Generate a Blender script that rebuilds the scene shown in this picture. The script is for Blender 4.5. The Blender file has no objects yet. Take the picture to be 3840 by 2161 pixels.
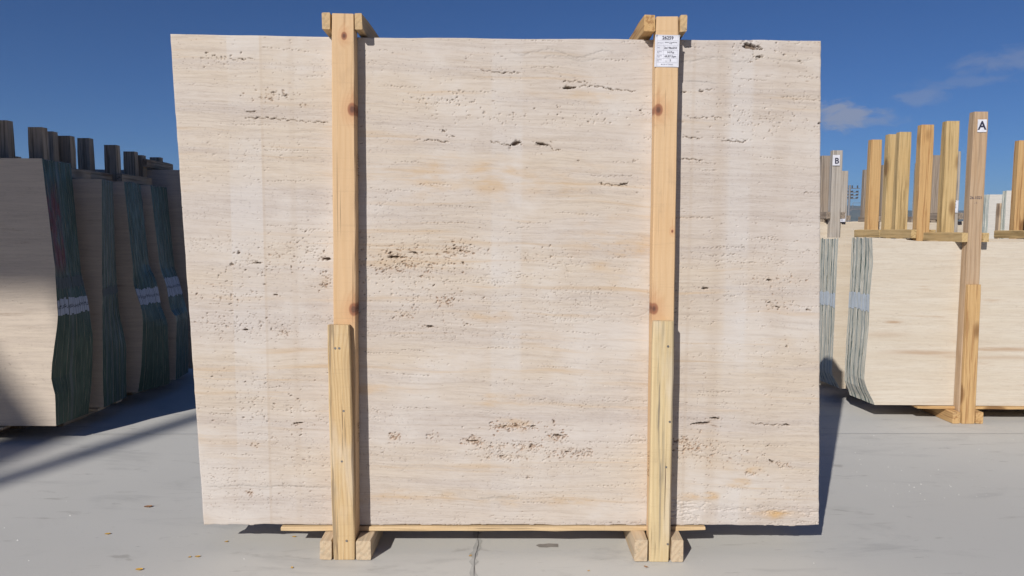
import bpy, bmesh, math, random
import numpy as np
from mathutils import Matrix, Vector

# ------------------------------------------------------------------ camera, sky, sun, exposure
scene = bpy.context.scene
COL = scene.collection

cam_data = bpy.data.cameras.new('camera')
cam_data.sensor_width = 36.0
cam_data.lens = 24.48
cam_data.clip_start = 0.05
cam_data.clip_end = 20000.0
cam = bpy.data.objects.new('camera', cam_data)
COL.objects.link(cam)
PITCH, ROLL = math.radians(4.732), math.radians(0.35)
fw = Vector((0, math.cos(PITCH), -math.sin(PITCH)))
up0 = Vector((1, 0, 0)).cross(fw)
rt = Vector((1, 0, 0)) * math.cos(ROLL) + up0 * math.sin(ROLL)
up = up0 * math.cos(ROLL) - Vector((1, 0, 0)) * math.sin(ROLL)
cam.matrix_world = Matrix(((rt.x, up.x, -fw.x, 0.0), (rt.y, up.y, -fw.y, 0.0),
                           (rt.z, up.z, -fw.z, 1.30), (0, 0, 0, 1)))
scene.camera = cam

SUN_TO = Vector((-0.54, -1.0, 0.71)).normalized()      # towards the sun: behind the viewer, to the left
SUN_EL = math.asin(SUN_TO.z)
SUN_AZ = math.atan2(SUN_TO.x, SUN_TO.y)                # clockwise from +Y

world = bpy.data.worlds.new('World')
scene.world = world
world.use_nodes = True
wt = world.node_tree
wt.nodes.clear()


class NT:
    """small helper to write node trees"""
    def __init__(self, tree):
        self.t = tree

    def n(self, kind, **kw):
        nd = self.t.nodes.new(kind)
        for k, v in kw.items():
            setattr(nd, k, v)
        return nd

    def put(self, sock, v):
        if isinstance(v, bpy.types.NodeSocket):
            self.t.links.new(v, sock)
        elif v is not None:
            if isinstance(v, (tuple, list)) and len(v) == 3 and sock.type == 'RGBA':
                v = (*v, 1.0)
            sock.default_value = v

    def math(self, op, a, b=None, c=None, clamp=False):
        nd = self.n('ShaderNodeMath', operation=op, use_clamp=clamp)
        self.put(nd.inputs[0], a)
        if b is not None:
            self.put(nd.inputs[1], b)
        if c is not None:
            self.put(nd.inputs[2], c)
        return nd.outputs[0]

    def vmath(self, op, a, b=None):
        nd = self.n('ShaderNodeVectorMath', operation=op)
        self.put(nd.inputs[0], a)
        if b is not None:
            self.put(nd.inputs[1], b)
        return nd.outputs['Value'] if op in ('LENGTH', 'DISTANCE', 'DOT_PRODUCT') else nd.outputs[0]

    def mul(self, v, s):
        return self.vmath('MULTIPLY', v, tuple(s))

    def noise(self, vec, scale=1.0, detail=3.0, rough=0.55, w=None, dist=0.0):
        nd = self.n('ShaderNodeTexNoise')
        if w is not None:
            nd.noise_dimensions = '4D'
            self.put(nd.inputs['W'], w)
        self.put(nd.inputs['Vector'], vec)
        self.put(nd.inputs['Scale'], scale)
        self.put(nd.inputs['Detail'], detail)
        self.put(nd.inputs['Roughness'], rough)
        self.put(nd.inputs['Distortion'], dist)
        return nd.outputs['Fac']

    def ss(self, v, a, b, lo=0.0, hi=1.0):
        nd = self.n('ShaderNodeMapRange', interpolation_type='SMOOTHSTEP')
        self.put(nd.inputs['Value'], v)
        nd.inputs['From Min'].default_value = a
        nd.inputs['From Max'].default_value = b
        nd.inputs['To Min'].default_value = lo
        nd.inputs['To Max'].default_value = hi
        return nd.outputs['Result']

    def mix(self, f, a, b, blend='MIX'):
        nd = self.n('ShaderNodeMix', data_type='RGBA', blend_type=blend)
        self.put(nd.inputs['Factor'], f)
        self.put(nd.inputs['A'], a) if False else self.put(nd.inputs[6], a)
        self.put(nd.inputs[7], b)
        return nd.outputs[2]


w = NT(wt)
sky = w.n('ShaderNodeTexSky', sky_type='NISHITA')
sky.sun_disc = False
sky.sun_elevation = SUN_EL
sky.sun_rotation = SUN_AZ
sky.altitude = 1800.0
sky.air_density = 1.0
sky.dust_density = 0.15
sky.ozone_density = 3.0
wtc = w.n('ShaderNodeTexCoord').outputs['Generated']
wdir = w.vmath('NORMALIZE', wtc)
CLOUDS = [((0.420, 0.894, 0.146), (18.0, 18.0, 52.0), 1.0), ((0.407, 0.895, 0.156), (30, 30, 62.0), 1.0),
          ((0.446, 0.884, 0.140), (20, 20, 100.0), 0.55),
          ((0.566, 0.800, 0.192), (13.0, 13.0, 60.0), 0.42), ((0.530, 0.828, 0.176), (16.0, 16.0, 95.0), 0.28),
          ((0.489, 0.857, 0.163), (24.0, 24.0, 85.0), 0.4)]
cn = w.noise(w.mul(wdir, (15, 15, 34)), 1.7, 8.0, 0.62, dist=0.5)
cover = None
for c, s, a in CLOUDS:
    d = w.vmath('LENGTH', w.mul(w.vmath('SUBTRACT', wdir, c), s))
    blob = w.ss(w.math('ADD', d, w.math('MULTIPLY', w.math('SUBTRACT', cn, 0.5), -2.8)), 1.0, 0.1)
    blob = w.math('MULTIPLY', blob, a)
    cover = blob if cover is None else w.math('MAXIMUM', cover, blob)
skycol = w.mix(1.0, sky.outputs[0], (0.43, 0.73, 1.17), 'MULTIPLY')
cloudcol = w.n('ShaderNodeRGB').outputs[0]
cloudcol.default_value = (5.6, 6.2, 8.2, 1.0)
skymix = w.mix(w.math('MULTIPLY', cover, 0.8), skycol, cloudcol)
bg = w.n('ShaderNodeBackground')
w.put(bg.inputs['Color'], skymix)
bg.inputs['Strength'].default_value = 0.05
out = w.n('ShaderNodeOutputWorld')
wt.links.new(bg.outputs[0], out.inputs['Surface'])

sun_data = bpy.data.lights.new('sun', 'SUN')
sun_data.energy = 4.6
sun_data.angle = math.radians(0.53)
sun_data.color = (1.0, 0.955, 0.89)
sun = bpy.data.objects.new('sun', sun_data)
COL.objects.link(sun)
sun.rotation_euler = (-SUN_TO).to_track_quat('-Z', 'Y').to_euler()

scene.render.engine = 'CYCLES'
scene.view_settings.view_transform = 'Standard'
scene.view_settings.look = 'None'
scene.view_settings.exposure = 0.0
scene.view_settings.gamma = 1.0
scene.view_settings.use_curve_mapping = False

# ------------------------------------------------------------------ helpers
rng = random.Random(7)


def tag(o, label=None, cat=None, group=None, kind=None):
    if label:
        o['label'] = label
    if cat:
        o['category'] = cat
    if group:
        o['group'] = group
    if kind:
        o['kind'] = kind
    return o


def mesh_obj(name, verts, faces, mats, parent=None, loc=(0, 0, 0), rot=(0, 0, 0), fmat=None, smooth=False):
    me = bpy.data.meshes.new(name)
    me.from_pydata([tuple(v) for v in verts], [], faces)
    for m in (mats if isinstance(mats, (list, tuple)) else [mats]):
        me.materials.append(m)
    if fmat:
        me.polygons.foreach_set('material_index', fmat)
    if smooth:
        me.polygons.foreach_set('use_smooth', [True] * len(me.polygons))
    me.update()
    o = bpy.data.objects.new(name, me)
    COL.objects.link(o)
    o.parent = parent
    o.location = loc
    o.rotation_euler = rot
    return o


def empty(name, loc):
    o = bpy.data.objects.new(name, None)
    o.empty_display_size = 0.1
    COL.objects.link(o)
    o.location = loc
    return o


def timber_mesh(wd, th, ln, ch=0.003, jit=0.0009, bow=0.0, wane=0.0, seed=0):
    """sawn timber: local x = width, y = thickness, z = length from 0; chamfered, slightly uneven edges"""
    r = random.Random(seed)
    n = max(3, int(ln / 0.1) + 1)
    V, F = [], []
    hx, hy = wd / 2, th / 2
    base = [(-hx + ch, -hy), (hx - ch, -hy), (hx, -hy + ch), (hx, hy - ch), (hx - ch, hy), (-hx + ch, hy), (-hx, hy - ch), (-hx, -hy + ch)]
    for i in range(n):
        t = i / (n - 1)
        e = 0.002 if i in (0, n - 1) else 0.0
        for k, (x, y) in enumerate(base):
            ww = wane * max(0, math.sin(t * 7 + seed)) if k in (1, 2) else 0.0
            V.append((x * (1 - e / hx) + r.uniform(-jit, jit) + bow * math.sin(math.pi * t) - ww,
                      y * (1 - e / hy) + r.uniform(-jit, jit) + (ww * 0.5 if k == 1 else 0), t * ln))
    for i in range(n - 1):
        for k in range(8):
            a, b = i * 8 + k, i * 8 + (k + 1) % 8
            F.append((a, b, b + 8, a + 8))
    F.append(tuple(range(7, -1, -1)))
    F.append(tuple(range((n - 1) * 8, n * 8)))
    return V, F


_seed = [0]


def timber(name, wd, th, ln, mat, parent, base, rot=(0, 0, 0), bow=0.0, wane=0.0, ch=0.003, jit=0.0009):
    _seed[0] += 1
    V, F = timber_mesh(wd, th, ln, ch, jit, bow, wane, _seed[0])
    pl = parent.location if parent else Vector((0, 0, 0))
    return mesh_obj(name, V, F, mat, parent, Vector(base) - pl, rot)


ALONG_Y = (-math.pi / 2, 0, 0)      # local z -> world +y
ALONG_X = (0, math.pi / 2, 0)       # local z -> world +x


# ------------------------------------------------------------------ materials
def new_mat(name):
    m = bpy.data.materials.new(name)
    m.use_nodes = True
    m.node_tree.nodes.clear()
    t = NT(m.node_tree)
    b = t.n('ShaderNodeBsdfPrincipled')
    o = t.n('ShaderNodeOutputMaterial')
    m.node_tree.links.new(b.outputs[0], o.inputs['Surface'])
    return m, t, b


def bump(t, b, h, strength=0.3, dist=0.002):
    nd = t.n('ShaderNodeBump')
    nd.inputs['Strength'].default_value = strength
    nd.inputs['Distance'].default_value = dist
    t.put(nd.inputs['Height'], h)
    t.t.links.new(nd.outputs[0], b.inputs['Normal'])


def plain(name, col, rough=0.7, metal=0.0):
    m, t, b = new_mat(name)
    tc = t.n('ShaderNodeTexCoord').outputs['Object']
    v = t.noise(tc, 30, 4)
    c = t.mix(t.ss(v, 0.3, 0.7), tuple(x * 0.9 for x in col), tuple(min(1, x * 1.08) for x in col))
    t.put(b.inputs['Base Color'], c)
    b.inputs['Roughness'].default_value = rough
    b.inputs['Metallic'].default_value = metal
    return m


def wood(name, light, dark, knots=(), streak=0.0, streak_col=(0.10, 0.08, 0.06), grain=0.55, rand_knots=0.0, ring=42.0,
         pale=0.0, smear=None, checks=0.6):
    m, t, b = new_mat(name)
    obj = t.n('ShaderNodeTexCoord').outputs['Object']
    rnd = t.math('MULTIPLY', t.n('ShaderNodeObjectInfo').outputs['Random'], 61.0)
    warp = t.noise(t.mul(obj, (9, 9, 1.6)), 1.0, 2, 0.5, w=rnd)
    sep = t.n('ShaderNodeSeparateXYZ')
    t.put(sep.inputs[0], obj)
    x, y, z = sep.outputs
    # knots bend the grain around them
    kfac, bend = None, None
    for (kx, kz, kr) in knots:
        cb = t.n('ShaderNodeCombineXYZ')
        t.put(cb.inputs[0], t.math('SUBTRACT', x, kx))
        t.put(cb.inputs[1], t.math('MULTIPLY', t.math('SUBTRACT', z, kz), 0.72))
        d = t.vmath('LENGTH', cb.outputs[0])
        d = t.math('ADD', d, t.math('MULTIPLY', t.math('SUBTRACT', warp, 0.5), 0.012))
        f = t.ss(d, kr * 1.08, kr * 0.72)
        core = t.math('MULTIPLY', t.ss(d, kr * 0.7, kr * 0.2), 0.8)
        kcore = core if kfac is None else t.math('MAXIMUM', kcore, core)
        fl = t.math('MULTIPLY', t.ss(t.math('ABSOLUTE', cb.outputs[0].node.inputs[0].links[0].from_socket), kr * 0.5, 0.0), t.ss(t.math('ABSOLUTE', t.math('SUBTRACT', z, kz + 0.03)), kr * 5.0, kr * 1.0))
        flame = fl if kfac is None else t.math('MAXIMUM', flame, fl)
        h = t.ss(d, kr * 3.4, kr * 0.7)
        kfac = f if kfac is None else t.math('MAXIMUM', kfac, f)
        bend = h if bend is None else t.math('MAXIMUM', bend, h)
    ringc = t.math('ADD', t.math('ADD', x, t.math('MULTIPLY', y, 0.7)), t.math('MULTIPLY', warp, 0.10))
    if bend is not None:
        ringc = t.math('ADD', ringc, t.math('MULTIPLY', bend, 0.035))
    sn = t.math('SINE', t.math('MULTIPLY', ringc, ring * 6.283))
    rings = t.ss(sn, -0.4, 1.0)
    fib = t.noise(t.mul(obj, (260, 260, 5.0)), 1.0, 3, 0.6, w=rnd)
    mid = t.noise(t.mul(obj, (40, 40, 1.8)), 1.0, 3, 0.55, w=rnd)
    g = t.math('MULTIPLY', rings, grain)
    g = t.math('ADD', t.math('MULTIPLY', g, 0.6), t.math('MULTIPLY', t.ss(fib, 0.35, 0.75), 0.35 * grain + 0.1))
    c = t.mix(t.math('MINIMUM', g, 1.0), light, dark)
    c = t.mix(t.math('MULTIPLY', t.ss(mid, 0.5, 0.75), 0.35), c, tuple(min(1, v * 1.12) for v in light))
    tint = t.noise(obj, 2.2, 3, 0.5, w=rnd)
    c = t.mix(t.math('MULTIPLY', t.ss(tint, 0.45, 0.75), 0.35), c, (light[0] * 0.96, light[1] * 0.84, light[2] * 0.68))
    if pale:
        pn = t.noise(t.mul(obj, (14, 14, 3)), 1.0, 3, 0.6, w=rnd)
        c = t.mix(t.math('MULTIPLY', t.ss(pn, 0.5, 0.72), pale), c, (0.62, 0.56, 0.48))
    if streak:
        sn2 = t.noise(t.mul(obj, (75, 75, 2.0)), 1.0, 4, 0.65, w=rnd)
        zone = t.noise(t.mul(obj, (22, 22, 1.1)), 1.0, 2, 0.5, w=rnd)
        sf = t.math('MULTIPLY', t.ss(sn2, 0.48, 0.58), t.ss(zone, 0.40, 0.55))
        if smear:
            sf = t.math('MULTIPLY', sf, t.ss(x, smear[0], smear[1], 0.22, 1.0))
        c = t.mix(t.math('MULTIPLY', sf, streak), c, streak_col)
    if rand_knots:
        vo = t.n('ShaderNodeTexVoronoi', voronoi_dimensions='4D', feature='F1')
        t.put(vo.inputs['Vector'], t.mul(obj, (9, 9, 3.6)))
        t.put(vo.inputs['W'], rnd)
        vo.inputs['Scale'].default_value = 1.0
        kf = t.ss(vo.outputs['Distance'], 0.36, 0.20)
        c = t.mix(t.math('MULTIPLY', kf, rand_knots), c, (dark[0] * 0.42, dark[1] * 0.33, dark[2] * 0.3))
    if kfac is not None:
        halo = t.math('MULTIPLY', bend, 0.35)
        c = t.mix(halo, c, (0.50, 0.23, 0.11))
        c = t.mix(t.math('MULTIPLY', flame, t.ss(fib, 0.35, 0.6, 0.15, 0.55)), c, (0.40, 0.19, 0.09))
        c = t.mix(t.math('MULTIPLY', kfac, 0.85), c, (0.27, 0.105, 0.06))
        c = t.mix(kcore, c, (0.10, 0.05, 0.04))
    chk = t.noise(t.mul(obj, (150, 150, 1.6)), 1.0, 2, 0.5, w=t.math('ADD', rnd, 4.0))
    c = t.mix(t.math('MULTIPLY', t.ss(chk, 0.665, 0.70), checks), c, (0.12, 0.075, 0.045))
    saw = t.noise(t.mul(obj, (6, 6, 160)), 1.0, 2, 0.6, w=rnd)
    c = t.mix(t.math('MULTIPLY', t.ss(saw, 0.55, 0.7), 0.14), c, (0.34, 0.24, 0.15))
    blot = t.noise(t.mul(obj, (10, 10, 4)), 1.0, 5, 0.65, w=t.math('ADD', rnd, 7.0))
    c = t.mix(t.math('MULTIPLY', t.ss(blot, 0.56, 0.72), 0.30), c, (light[0] * 0.62, light[1] * 0.60, light[2] * 0.62))
    dirt = t.noise(t.mul(obj, (18, 18, 7)), 1.0, 5, 0.7, w=rnd)
    c = t.mix(t.math('MULTIPLY', t.ss(dirt, 0.58, 0.8), 0.28), c, (0.30, 0.22, 0.15))
    t.put(b.inputs['Base Color'], c)
    b.inputs['Roughness'].default_value = 0.78
    b.inputs['Specular IOR Level'].default_value = 0.25
    bump(t, b, t.math('ADD', fib, t.math('MULTIPLY', rings, 0.35)), 0.35, 0.0015)
    return m


FRESH_L = wood('pine_fresh_left', (0.605, 0.420, 0.250), (0.515, 0.330, 0.175), knots=[(0.034, 1.752, 0.019), (0.036, 0.992, 0.019), (0.004, 2.022, 0.011)], grain=0.4)
FRESH_R = wood('pine_fresh_right', (0.62, 0.435, 0.260), (0.525, 0.340, 0.180), knots=[(-0.030, 1.757, 0.018), (-0.036, 1.002, 0.020), (0.03, 1.30, 0.006)], grain=0.4)
CLEAT_L = wood('pine_cleat_striped', (0.600, 0.445, 0.250), (0.445, 0.285, 0.140), streak=0.8, streak_col=(0.24, 0.175, 0.11), grain=0.75, ring=75.0, pale=0.4, smear=(0.03, -0.02), checks=0.9)
CLEAT_R = wood('pine_cleat_weathered', (0.600, 0.480, 0.285), (0.480, 0.345, 0.180), streak=0.9, streak_col=(0.19, 0.165, 0.13), grain=0.45, ring=50.0, pale=0.4, smear=(0.022, -0.012), checks=1.0)
CAP = wood('pine_cap', (0.543, 0.388, 0.218), (0.413, 0.273, 0.140), streak=0.4, streak_col=(0.25, 0.2, 0.14), grain=0.6)
SKID = wood('pine_skid', (0.564, 0.450, 0.313), (0.421, 0.299, 0.193), streak=0.3, streak_col=(0.2, 0.19, 0.15), grain=0.6, pale=0.25, checks=0.4)
ORANGE = wood('pine_orange', (0.555, 0.365, 0.175), (0.430, 0.260, 0.110), streak=0.8, streak_col=(0.30, 0.15, 0.06), grain=0.55, rand_knots=0.8)
YELLOW = wood('pine_yellow', (0.545, 0.400, 0.205), (0.430, 0.290, 0.130), streak=0.85, streak_col=(0.26, 0.18, 0.08), grain=0.55, rand_knots=0.75)
RED = wood('larch_reddish', (0.480, 0.350, 0.235), (0.350, 0.235, 0.145), streak=0.15, grain=0.9, ring=34.0)
GREY = wood('timber_grey', (0.337, 0.281, 0.230), (0.224, 0.181, 0.147), streak=0.5, streak_col=(0.12, 0.10, 0.085), grain=0.8, rand_knots=0.4)
SILVER = wood('timber_silver', (0.443, 0.409, 0.371), (0.311, 0.281, 0.251), streak=0.5, streak_col=(0.14, 0.12, 0.11), grain=0.7, rand_knots=0.3)
BROWN = wood('timber_brown', (0.52, 0.40, 0.285), (0.39, 0.29, 0.20), streak=0.6, streak_col=(0.12, 0.08, 0.05), grain=0.6, rand_knots=0.5)  # brown timber, its own tone


def stone(name, a, bcol, ccol, vein=(0.42, 0.30, 0.20), vein_amt=0.5, pores=0.35, scale=1.0, marks=()):
    """vein-cut travertine seen from a few metres: soft horizontal bands, darker veins, small pores"""
    m, t, b = new_mat(name)
    obj = t.n('ShaderNodeTexCoord').outputs['Object']
    rnd = t.math('MULTIPLY', t.n('ShaderNodeObjectInfo').outputs['Random'], 43.0)
    wv = t.noise(t.mul(obj, (0.9, 0.9, 1.4)), 1.0, 2, 0.5, w=rnd)
    cb = t.n('ShaderNodeCombineXYZ')
    t.put(cb.inputs[2], t.math('MULTIPLY', wv, 0.07))
    p = t.vmath('ADD', obj, cb.outputs[0])
    n1 = t.noise(t.mul(p, (1.0, 1.0, 15)), scale, 5, 0.68, w=rnd)
    n2 = t.noise(t.mul(p, (3.2, 3.2, 62)), scale, 5, 0.7, w=rnd)
    n3 = t.noise(t.mul(p, (1.6, 1.6, 13)), scale, 6, 0.7, w=t.math('ADD', rnd, 9.0))
    c = t.mix(t.ss(n1, 0.32, 0.68), a, bcol)
    c = t.mix(t.math('MULTIPLY', t.ss(n2, 0.4, 0.7), 0.5), c, ccol)
    v = t.math('MULTIPLY', t.ss(n3, 0.58, 0.70), t.ss(n2, 0.35, 0.62))
    c = t.mix(t.math('MULTIPLY', v, vein_amt), c, vein)
    vn = t.noise(t.mul(p, (1.8, 1.8, 40)), 1.0, 6, 0.75, w=t.math('ADD', rnd, 2.0))
    ridge = t.ss(t.math('ABSOLUTE', t.math('SUBTRACT', vn, 0.5)), 0.02, 0.0)
    c = t.mix(t.math('MULTIPLY', ridge, 0.34), c, tuple(v * 0.72 for v in ccol))
    if marks:
        sp = t.n('ShaderNodeSeparateXYZ')
        t.put(sp.inputs[0], p)
        for (mx, mz, rx, rz, am) in marks:
            cc = t.n('ShaderNodeCombineXYZ')
            t.put(cc.inputs[0], t.math('DIVIDE', t.math('SUBTRACT', sp.outputs[0], mx), rx))
            t.put(cc.inputs[1], t.math('DIVIDE', t.math('SUBTRACT', sp.outputs[2], mz + 0.08), rz))
            d = t.math('ADD', t.vmath('LENGTH', cc.outputs[0]), t.math('MULTIPLY', t.math('SUBTRACT', n2, 0.5), 2.4))
            c = t.mix(t.math('MULTIPLY', t.ss(d, 1.15, 0.1), am), c, (0.37, 0.235, 0.14))
    po = t.noise(t.mul(p, (45, 45, 150)), 1.0, 2, 0.5, w=rnd)
    pz = t.noise(t.mul(p, (2.5, 2.5, 14)), 1.0, 2, 0.5, w=rnd)
    pf = t.math('MULTIPLY', t.ss(po, 0.66, 0.74), t.ss(pz, 0.42, 0.62))
    t.put(b.inputs['Base Color'], c)
    b.inputs['Roughness'].default_value = 0.72
    b.inputs['Specular IOR Level'].default_value = 0.3
    bump(t, b, t.math('SUBTRACT', t.math('MULTIPLY', n2, 0.15), t.math('MULTIPLY', pf, pores * 3.0)), 0.8, 0.004)
    return m


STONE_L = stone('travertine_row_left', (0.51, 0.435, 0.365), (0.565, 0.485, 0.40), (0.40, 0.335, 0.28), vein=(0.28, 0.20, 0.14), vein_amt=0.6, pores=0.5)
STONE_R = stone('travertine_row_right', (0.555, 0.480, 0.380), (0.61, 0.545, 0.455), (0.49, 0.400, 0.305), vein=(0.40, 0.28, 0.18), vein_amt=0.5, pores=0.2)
STONE_A = stone('travertine_cream', (0.565, 0.500, 0.410), (0.61, 0.555, 0.475), (0.50, 0.415, 0.325), vein=(0.40, 0.27, 0.17), vein_amt=0.5, pores=0.25,
                marks=[(0.17, 0.54, 0.075, 0.014, 0.75), (0.38, 0.325, 0.34, 0.022, 0.6), (0.98, 0.36, 0.34, 0.02, 0.65), (0.12, 0.45, 0.22, 0.03, 0.25), (0.9, 0.30, 0.5, 0.02, 0.35)])
STONE_W = stone('travertine_white', (0.612, 0.585, 0.540), (0.648, 0.621, 0.567), (0.540, 0.513, 0.468), vein=(0.5, 0.45, 0.4), vein_amt=0.3, pores=0.3)


def edge_green(name, base, light, flake=(0.72, 0.72, 0.66), flake_amt=0.0, red=False, rough=0.45):
    """resin and net wrapped round the sawn edge of a slab"""
    m, t, b = new_mat(name)
    obj = t.n('ShaderNodeTexCoord').outputs['Object']
    rnd = t.math('MULTIPLY', t.n('ShaderNodeObjectInfo').outputs['Random'], 91.0)
    n1 = t.noise(t.mul(obj, (12, 40, 4.5)), 1.0, 4, 0.6, w=rnd)
    n2 = t.noise(t.mul(obj, (14, 30, 9)), 1.0, 4, 0.6, w=rnd)
    c = t.mix(t.ss(n1, 0.3, 0.72), base, light)
    if flake_amt:
        f = t.noise(t.mul(obj, (30, 45, 7)), 1.0, 5, 0.72, w=rnd)
        zn = t.noise(t.mul(obj, (5, 5, 2.4)), 1.0, 2, 0.5, w=rnd)
        c = t.mix(t.math('MULTIPLY', t.ss(t.math('ADD', f, t.math('MULTIPLY', zn, 0.35)), 0.60, 0.66), flake_amt), c, flake)
    if red:
        geo = t.n('ShaderNodeNewGeometry').outputs['Position']
        sp = t.n('ShaderNodeSeparateXYZ')
        t.put(sp.inputs[0], geo)
        rn = t.noise(t.mul(geo, (14, 14, 6)), 1.0, 4, 0.6)
        zf = t.math('MULTIPLY', t.ss(sp.outputs[2], 0.98, 1.12), t.ss(sp.outputs[2], 1.62, 1.45))
        c = t.mix(t.math('MULTIPLY', zf, t.ss(rn, 0.35, 0.55)), c, (0.12, 0.018, 0.02))
        c = t.mix(t.math('MULTIPLY', zf, t.ss(rn, 0.5, 0.32)), c, (0.07, 0.06, 0.06))
    t.put(b.inputs['Base Color'], c)
    t.put(b.inputs['Roughness'], t.ss(n2, 0.3, 0.7, rough - 0.12, rough + 0.2))
    bump(t, b, t.math('ADD', n1, t.math('MULTIPLY', n2, 0.6)), 0.5, 0.004)
    return m


EDGE_L = edge_green('resin_edge_dark', (0.020, 0.046, 0.030), (0.042, 0.080, 0.055))
EDGE_LR = edge_green('resin_edge_red', (0.020, 0.046, 0.030), (0.042, 0.080, 0.055), red=True)
EDGE_GREY = edge_green('resin_edge_dusty', (0.05, 0.07, 0.064), (0.10, 0.12, 0.11))
EDGE_R = edge_green('resin_edge_flaked', (0.060, 0.100, 0.090), (0.11, 0.165, 0.148), flake_amt=0.45, rough=0.6)
EDGE_RC = edge_green('resin_edge_cream', (0.66, 0.63, 0.52), (0.76, 0.73, 0.64), flake=(0.15, 0.21, 0.19), flake_amt=0.35, rough=0.7)
EDGE_W = edge_green('resin_edge_pale', (0.44, 0.50, 0.42), (0.62, 0.66, 0.57), flake_amt=0.5, rough=0.7)
EDGE_WG = edge_green('resin_edge_mid', (0.26, 0.33, 0.30), (0.38, 0.44, 0.39), flake_amt=0.25, rough=0.7)


def band_mat(name, col, script=True):
    m, t, b = new_mat(name)
    obj = t.n('ShaderNodeTexCoord').outputs['Object']
    sep = t.n('ShaderNodeSeparateXYZ')
    t.put(sep.inputs[0], obj)
    rnd = t.math('MULTIPLY', t.n('ShaderNodeObjectInfo').outputs['Random'], 91.0)
    n = t.noise(t.mul(obj, (40, 90, 10)), 1.0, 4, 0.6, w=rnd)
    c = t.mix(t.ss(n, 0.35, 0.7), col, tuple(v * 0.78 for v in col))
    if script:
        ink = t.noise(t.mul(obj, (10, 240, 190)), 1.0, 1, 0.4, w=rnd)
        zf = t.math('MULTIPLY', t.ss(sep.outputs[2], -0.012, -0.008), t.ss(sep.outputs[2], 0.012, 0.008))
        c = t.mix(t.math('MULTIPLY', zf, t.ss(ink, 0.50, 0.54)), c, (0.02, 0.02, 0.03))
    t.put(b.inputs['Base Color'], c)
    b.inputs['Roughness'].default_value = 0.6
    return m


BAND_L = band_mat('band_white', (0.42, 0.44, 0.50))
BAND_DULL = band_mat('band_dusty', (0.09, 0.10, 0.095), False)
BAND_R = band_mat('band_pale_blue', (0.62, 0.68, 0.74), False)

PAPER = plain('paper', (0.66, 0.67, 0.74), 0.6)
PAPER_D = plain('paper_folded_corner', (0.36, 0.38, 0.46), 0.7)
INK = plain('ink', (0.03, 0.03, 0.06), 0.6)
INK_L = plain('ink_thin', (0.20, 0.20, 0.27), 0.6)
STAMP = plain('burnt_stamp', (0.16, 0.07, 0.03), 0.8)
NAIL = plain('nail_steel', (0.33, 0.31, 0.30), 0.4, 0.9)

# ------------------------------------------------------------------ ground and far land
def ground_mat():
    m, t, b = new_mat('concrete')
    p = t.n('ShaderNodeTexCoord').outputs['Object']
    n1 = t.noise(p, 0.55, 4, 0.55)
    n2 = t.noise(t.mul(p, (1.0, 3.2, 1)), 1.6, 5, 0.65, dist=0.6)
    n3 = t.noise(p, 60, 4, 0.7)
    n4 = t.noise(t.mul(p, (2.2, 7.5, 1)), 1.7, 4, 0.6, dist=0.8)
    n5 = t.noise(p, 9.0, 3, 0.6)
    c = t.mix(t.ss(n1, 0.3, 0.7), (0.500, 0.490, 0.462), (0.543, 0.533, 0.502))
    c = t.mix(t.math('MULTIPLY', t.ss(n2, 0.52, 0.75), 0.6), c, (0.36, 0.355, 0.34))
    c = t.mix(t.math('MULTIPLY', t.ss(n4, 0.60, 0.74), 0.5), c, (0.28, 0.265, 0.24))
    c = t.mix(t.math('MULTIPLY', t.ss(n5, 0.60, 0.8), 0.3), c, (0.50, 0.50, 0.485))
    c = t.mix(t.math('MULTIPLY', t.ss(n3, 0.62, 0.75), 0.30), c, (0.27, 0.26, 0.245))
    # scattered dark scuffs
    sc = t.noise(t.mul(p, (7, 26, 1)), 1.0, 4, 0.62)
    sz = t.noise(p, 1.1, 2, 0.5)
    c = t.mix(t.math('MULTIPLY', t.math('MULTIPLY', t.ss(sc, 0.66, 0.73), t.ss(sz, 0.45, 0.6)), 0.55), c, (0.17, 0.165, 0.16))
    t.put(b.inputs['Base Color'], c)
    # dust dragged about by tyres, in long faint arcs
    tr = t.noise(t.mul(p, (0.5, 5.0, 1)), 1.0, 5, 0.7, dist=1.4)
    c = t.mix(t.math('MULTIPLY', t.ss(tr, 0.53, 0.66), 0.22), c, (0.58, 0.57, 0.545))
    c = t.mix(t.math('MULTIPLY', t.ss(tr, 0.45, 0.33), 0.28), c, (0.36, 0.35, 0.33))
    t.put(b.inputs['Roughness'], t.ss(n1, 0.3, 0.7, 0.62, 0.75))
    b.inputs['Specular IOR Level'].default_value = 0.35
    bump(t, b, t.math('ADD', n3, t.math('MULTIPLY', n2, 0.5)), 0.12, 0.003)
    return m


GROUND = ground_mat()
G = 5000.0
ground = tag(mesh_obj('ground', [(-G, -G, 0), (G, -G, 0), (G, G, 0), (-G, G, 0)], [(0, 1, 2, 3)], GROUND), kind='structure')


def strip(name, pts, wd, z, mat, parent, jit=0.0, seed=0):
    r = random.Random(seed)
    V, F = [], []
    for i, (x, y) in enumerate(pts):
        a, b_ = pts[max(0, i - 1)], pts[min(len(pts) - 1, i + 1)]
        d = Vector((b_[0] - a[0], b_[1] - a[1])).normalized()
        w1, w2 = (wd * 0.5 * (1 + r.uniform(-jit, jit)) for _ in range(2))
        V += [(x - d.y * w1, y + d.x * w1, z), (x + d.y * w2, y - d.x * w2, z)]
    for i in range(len(pts) - 1):
        F.append((2 * i, 2 * i + 1, 2 * i + 3, 2 * i + 2))
    return mesh_obj(name, V, F, mat, parent)


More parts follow.
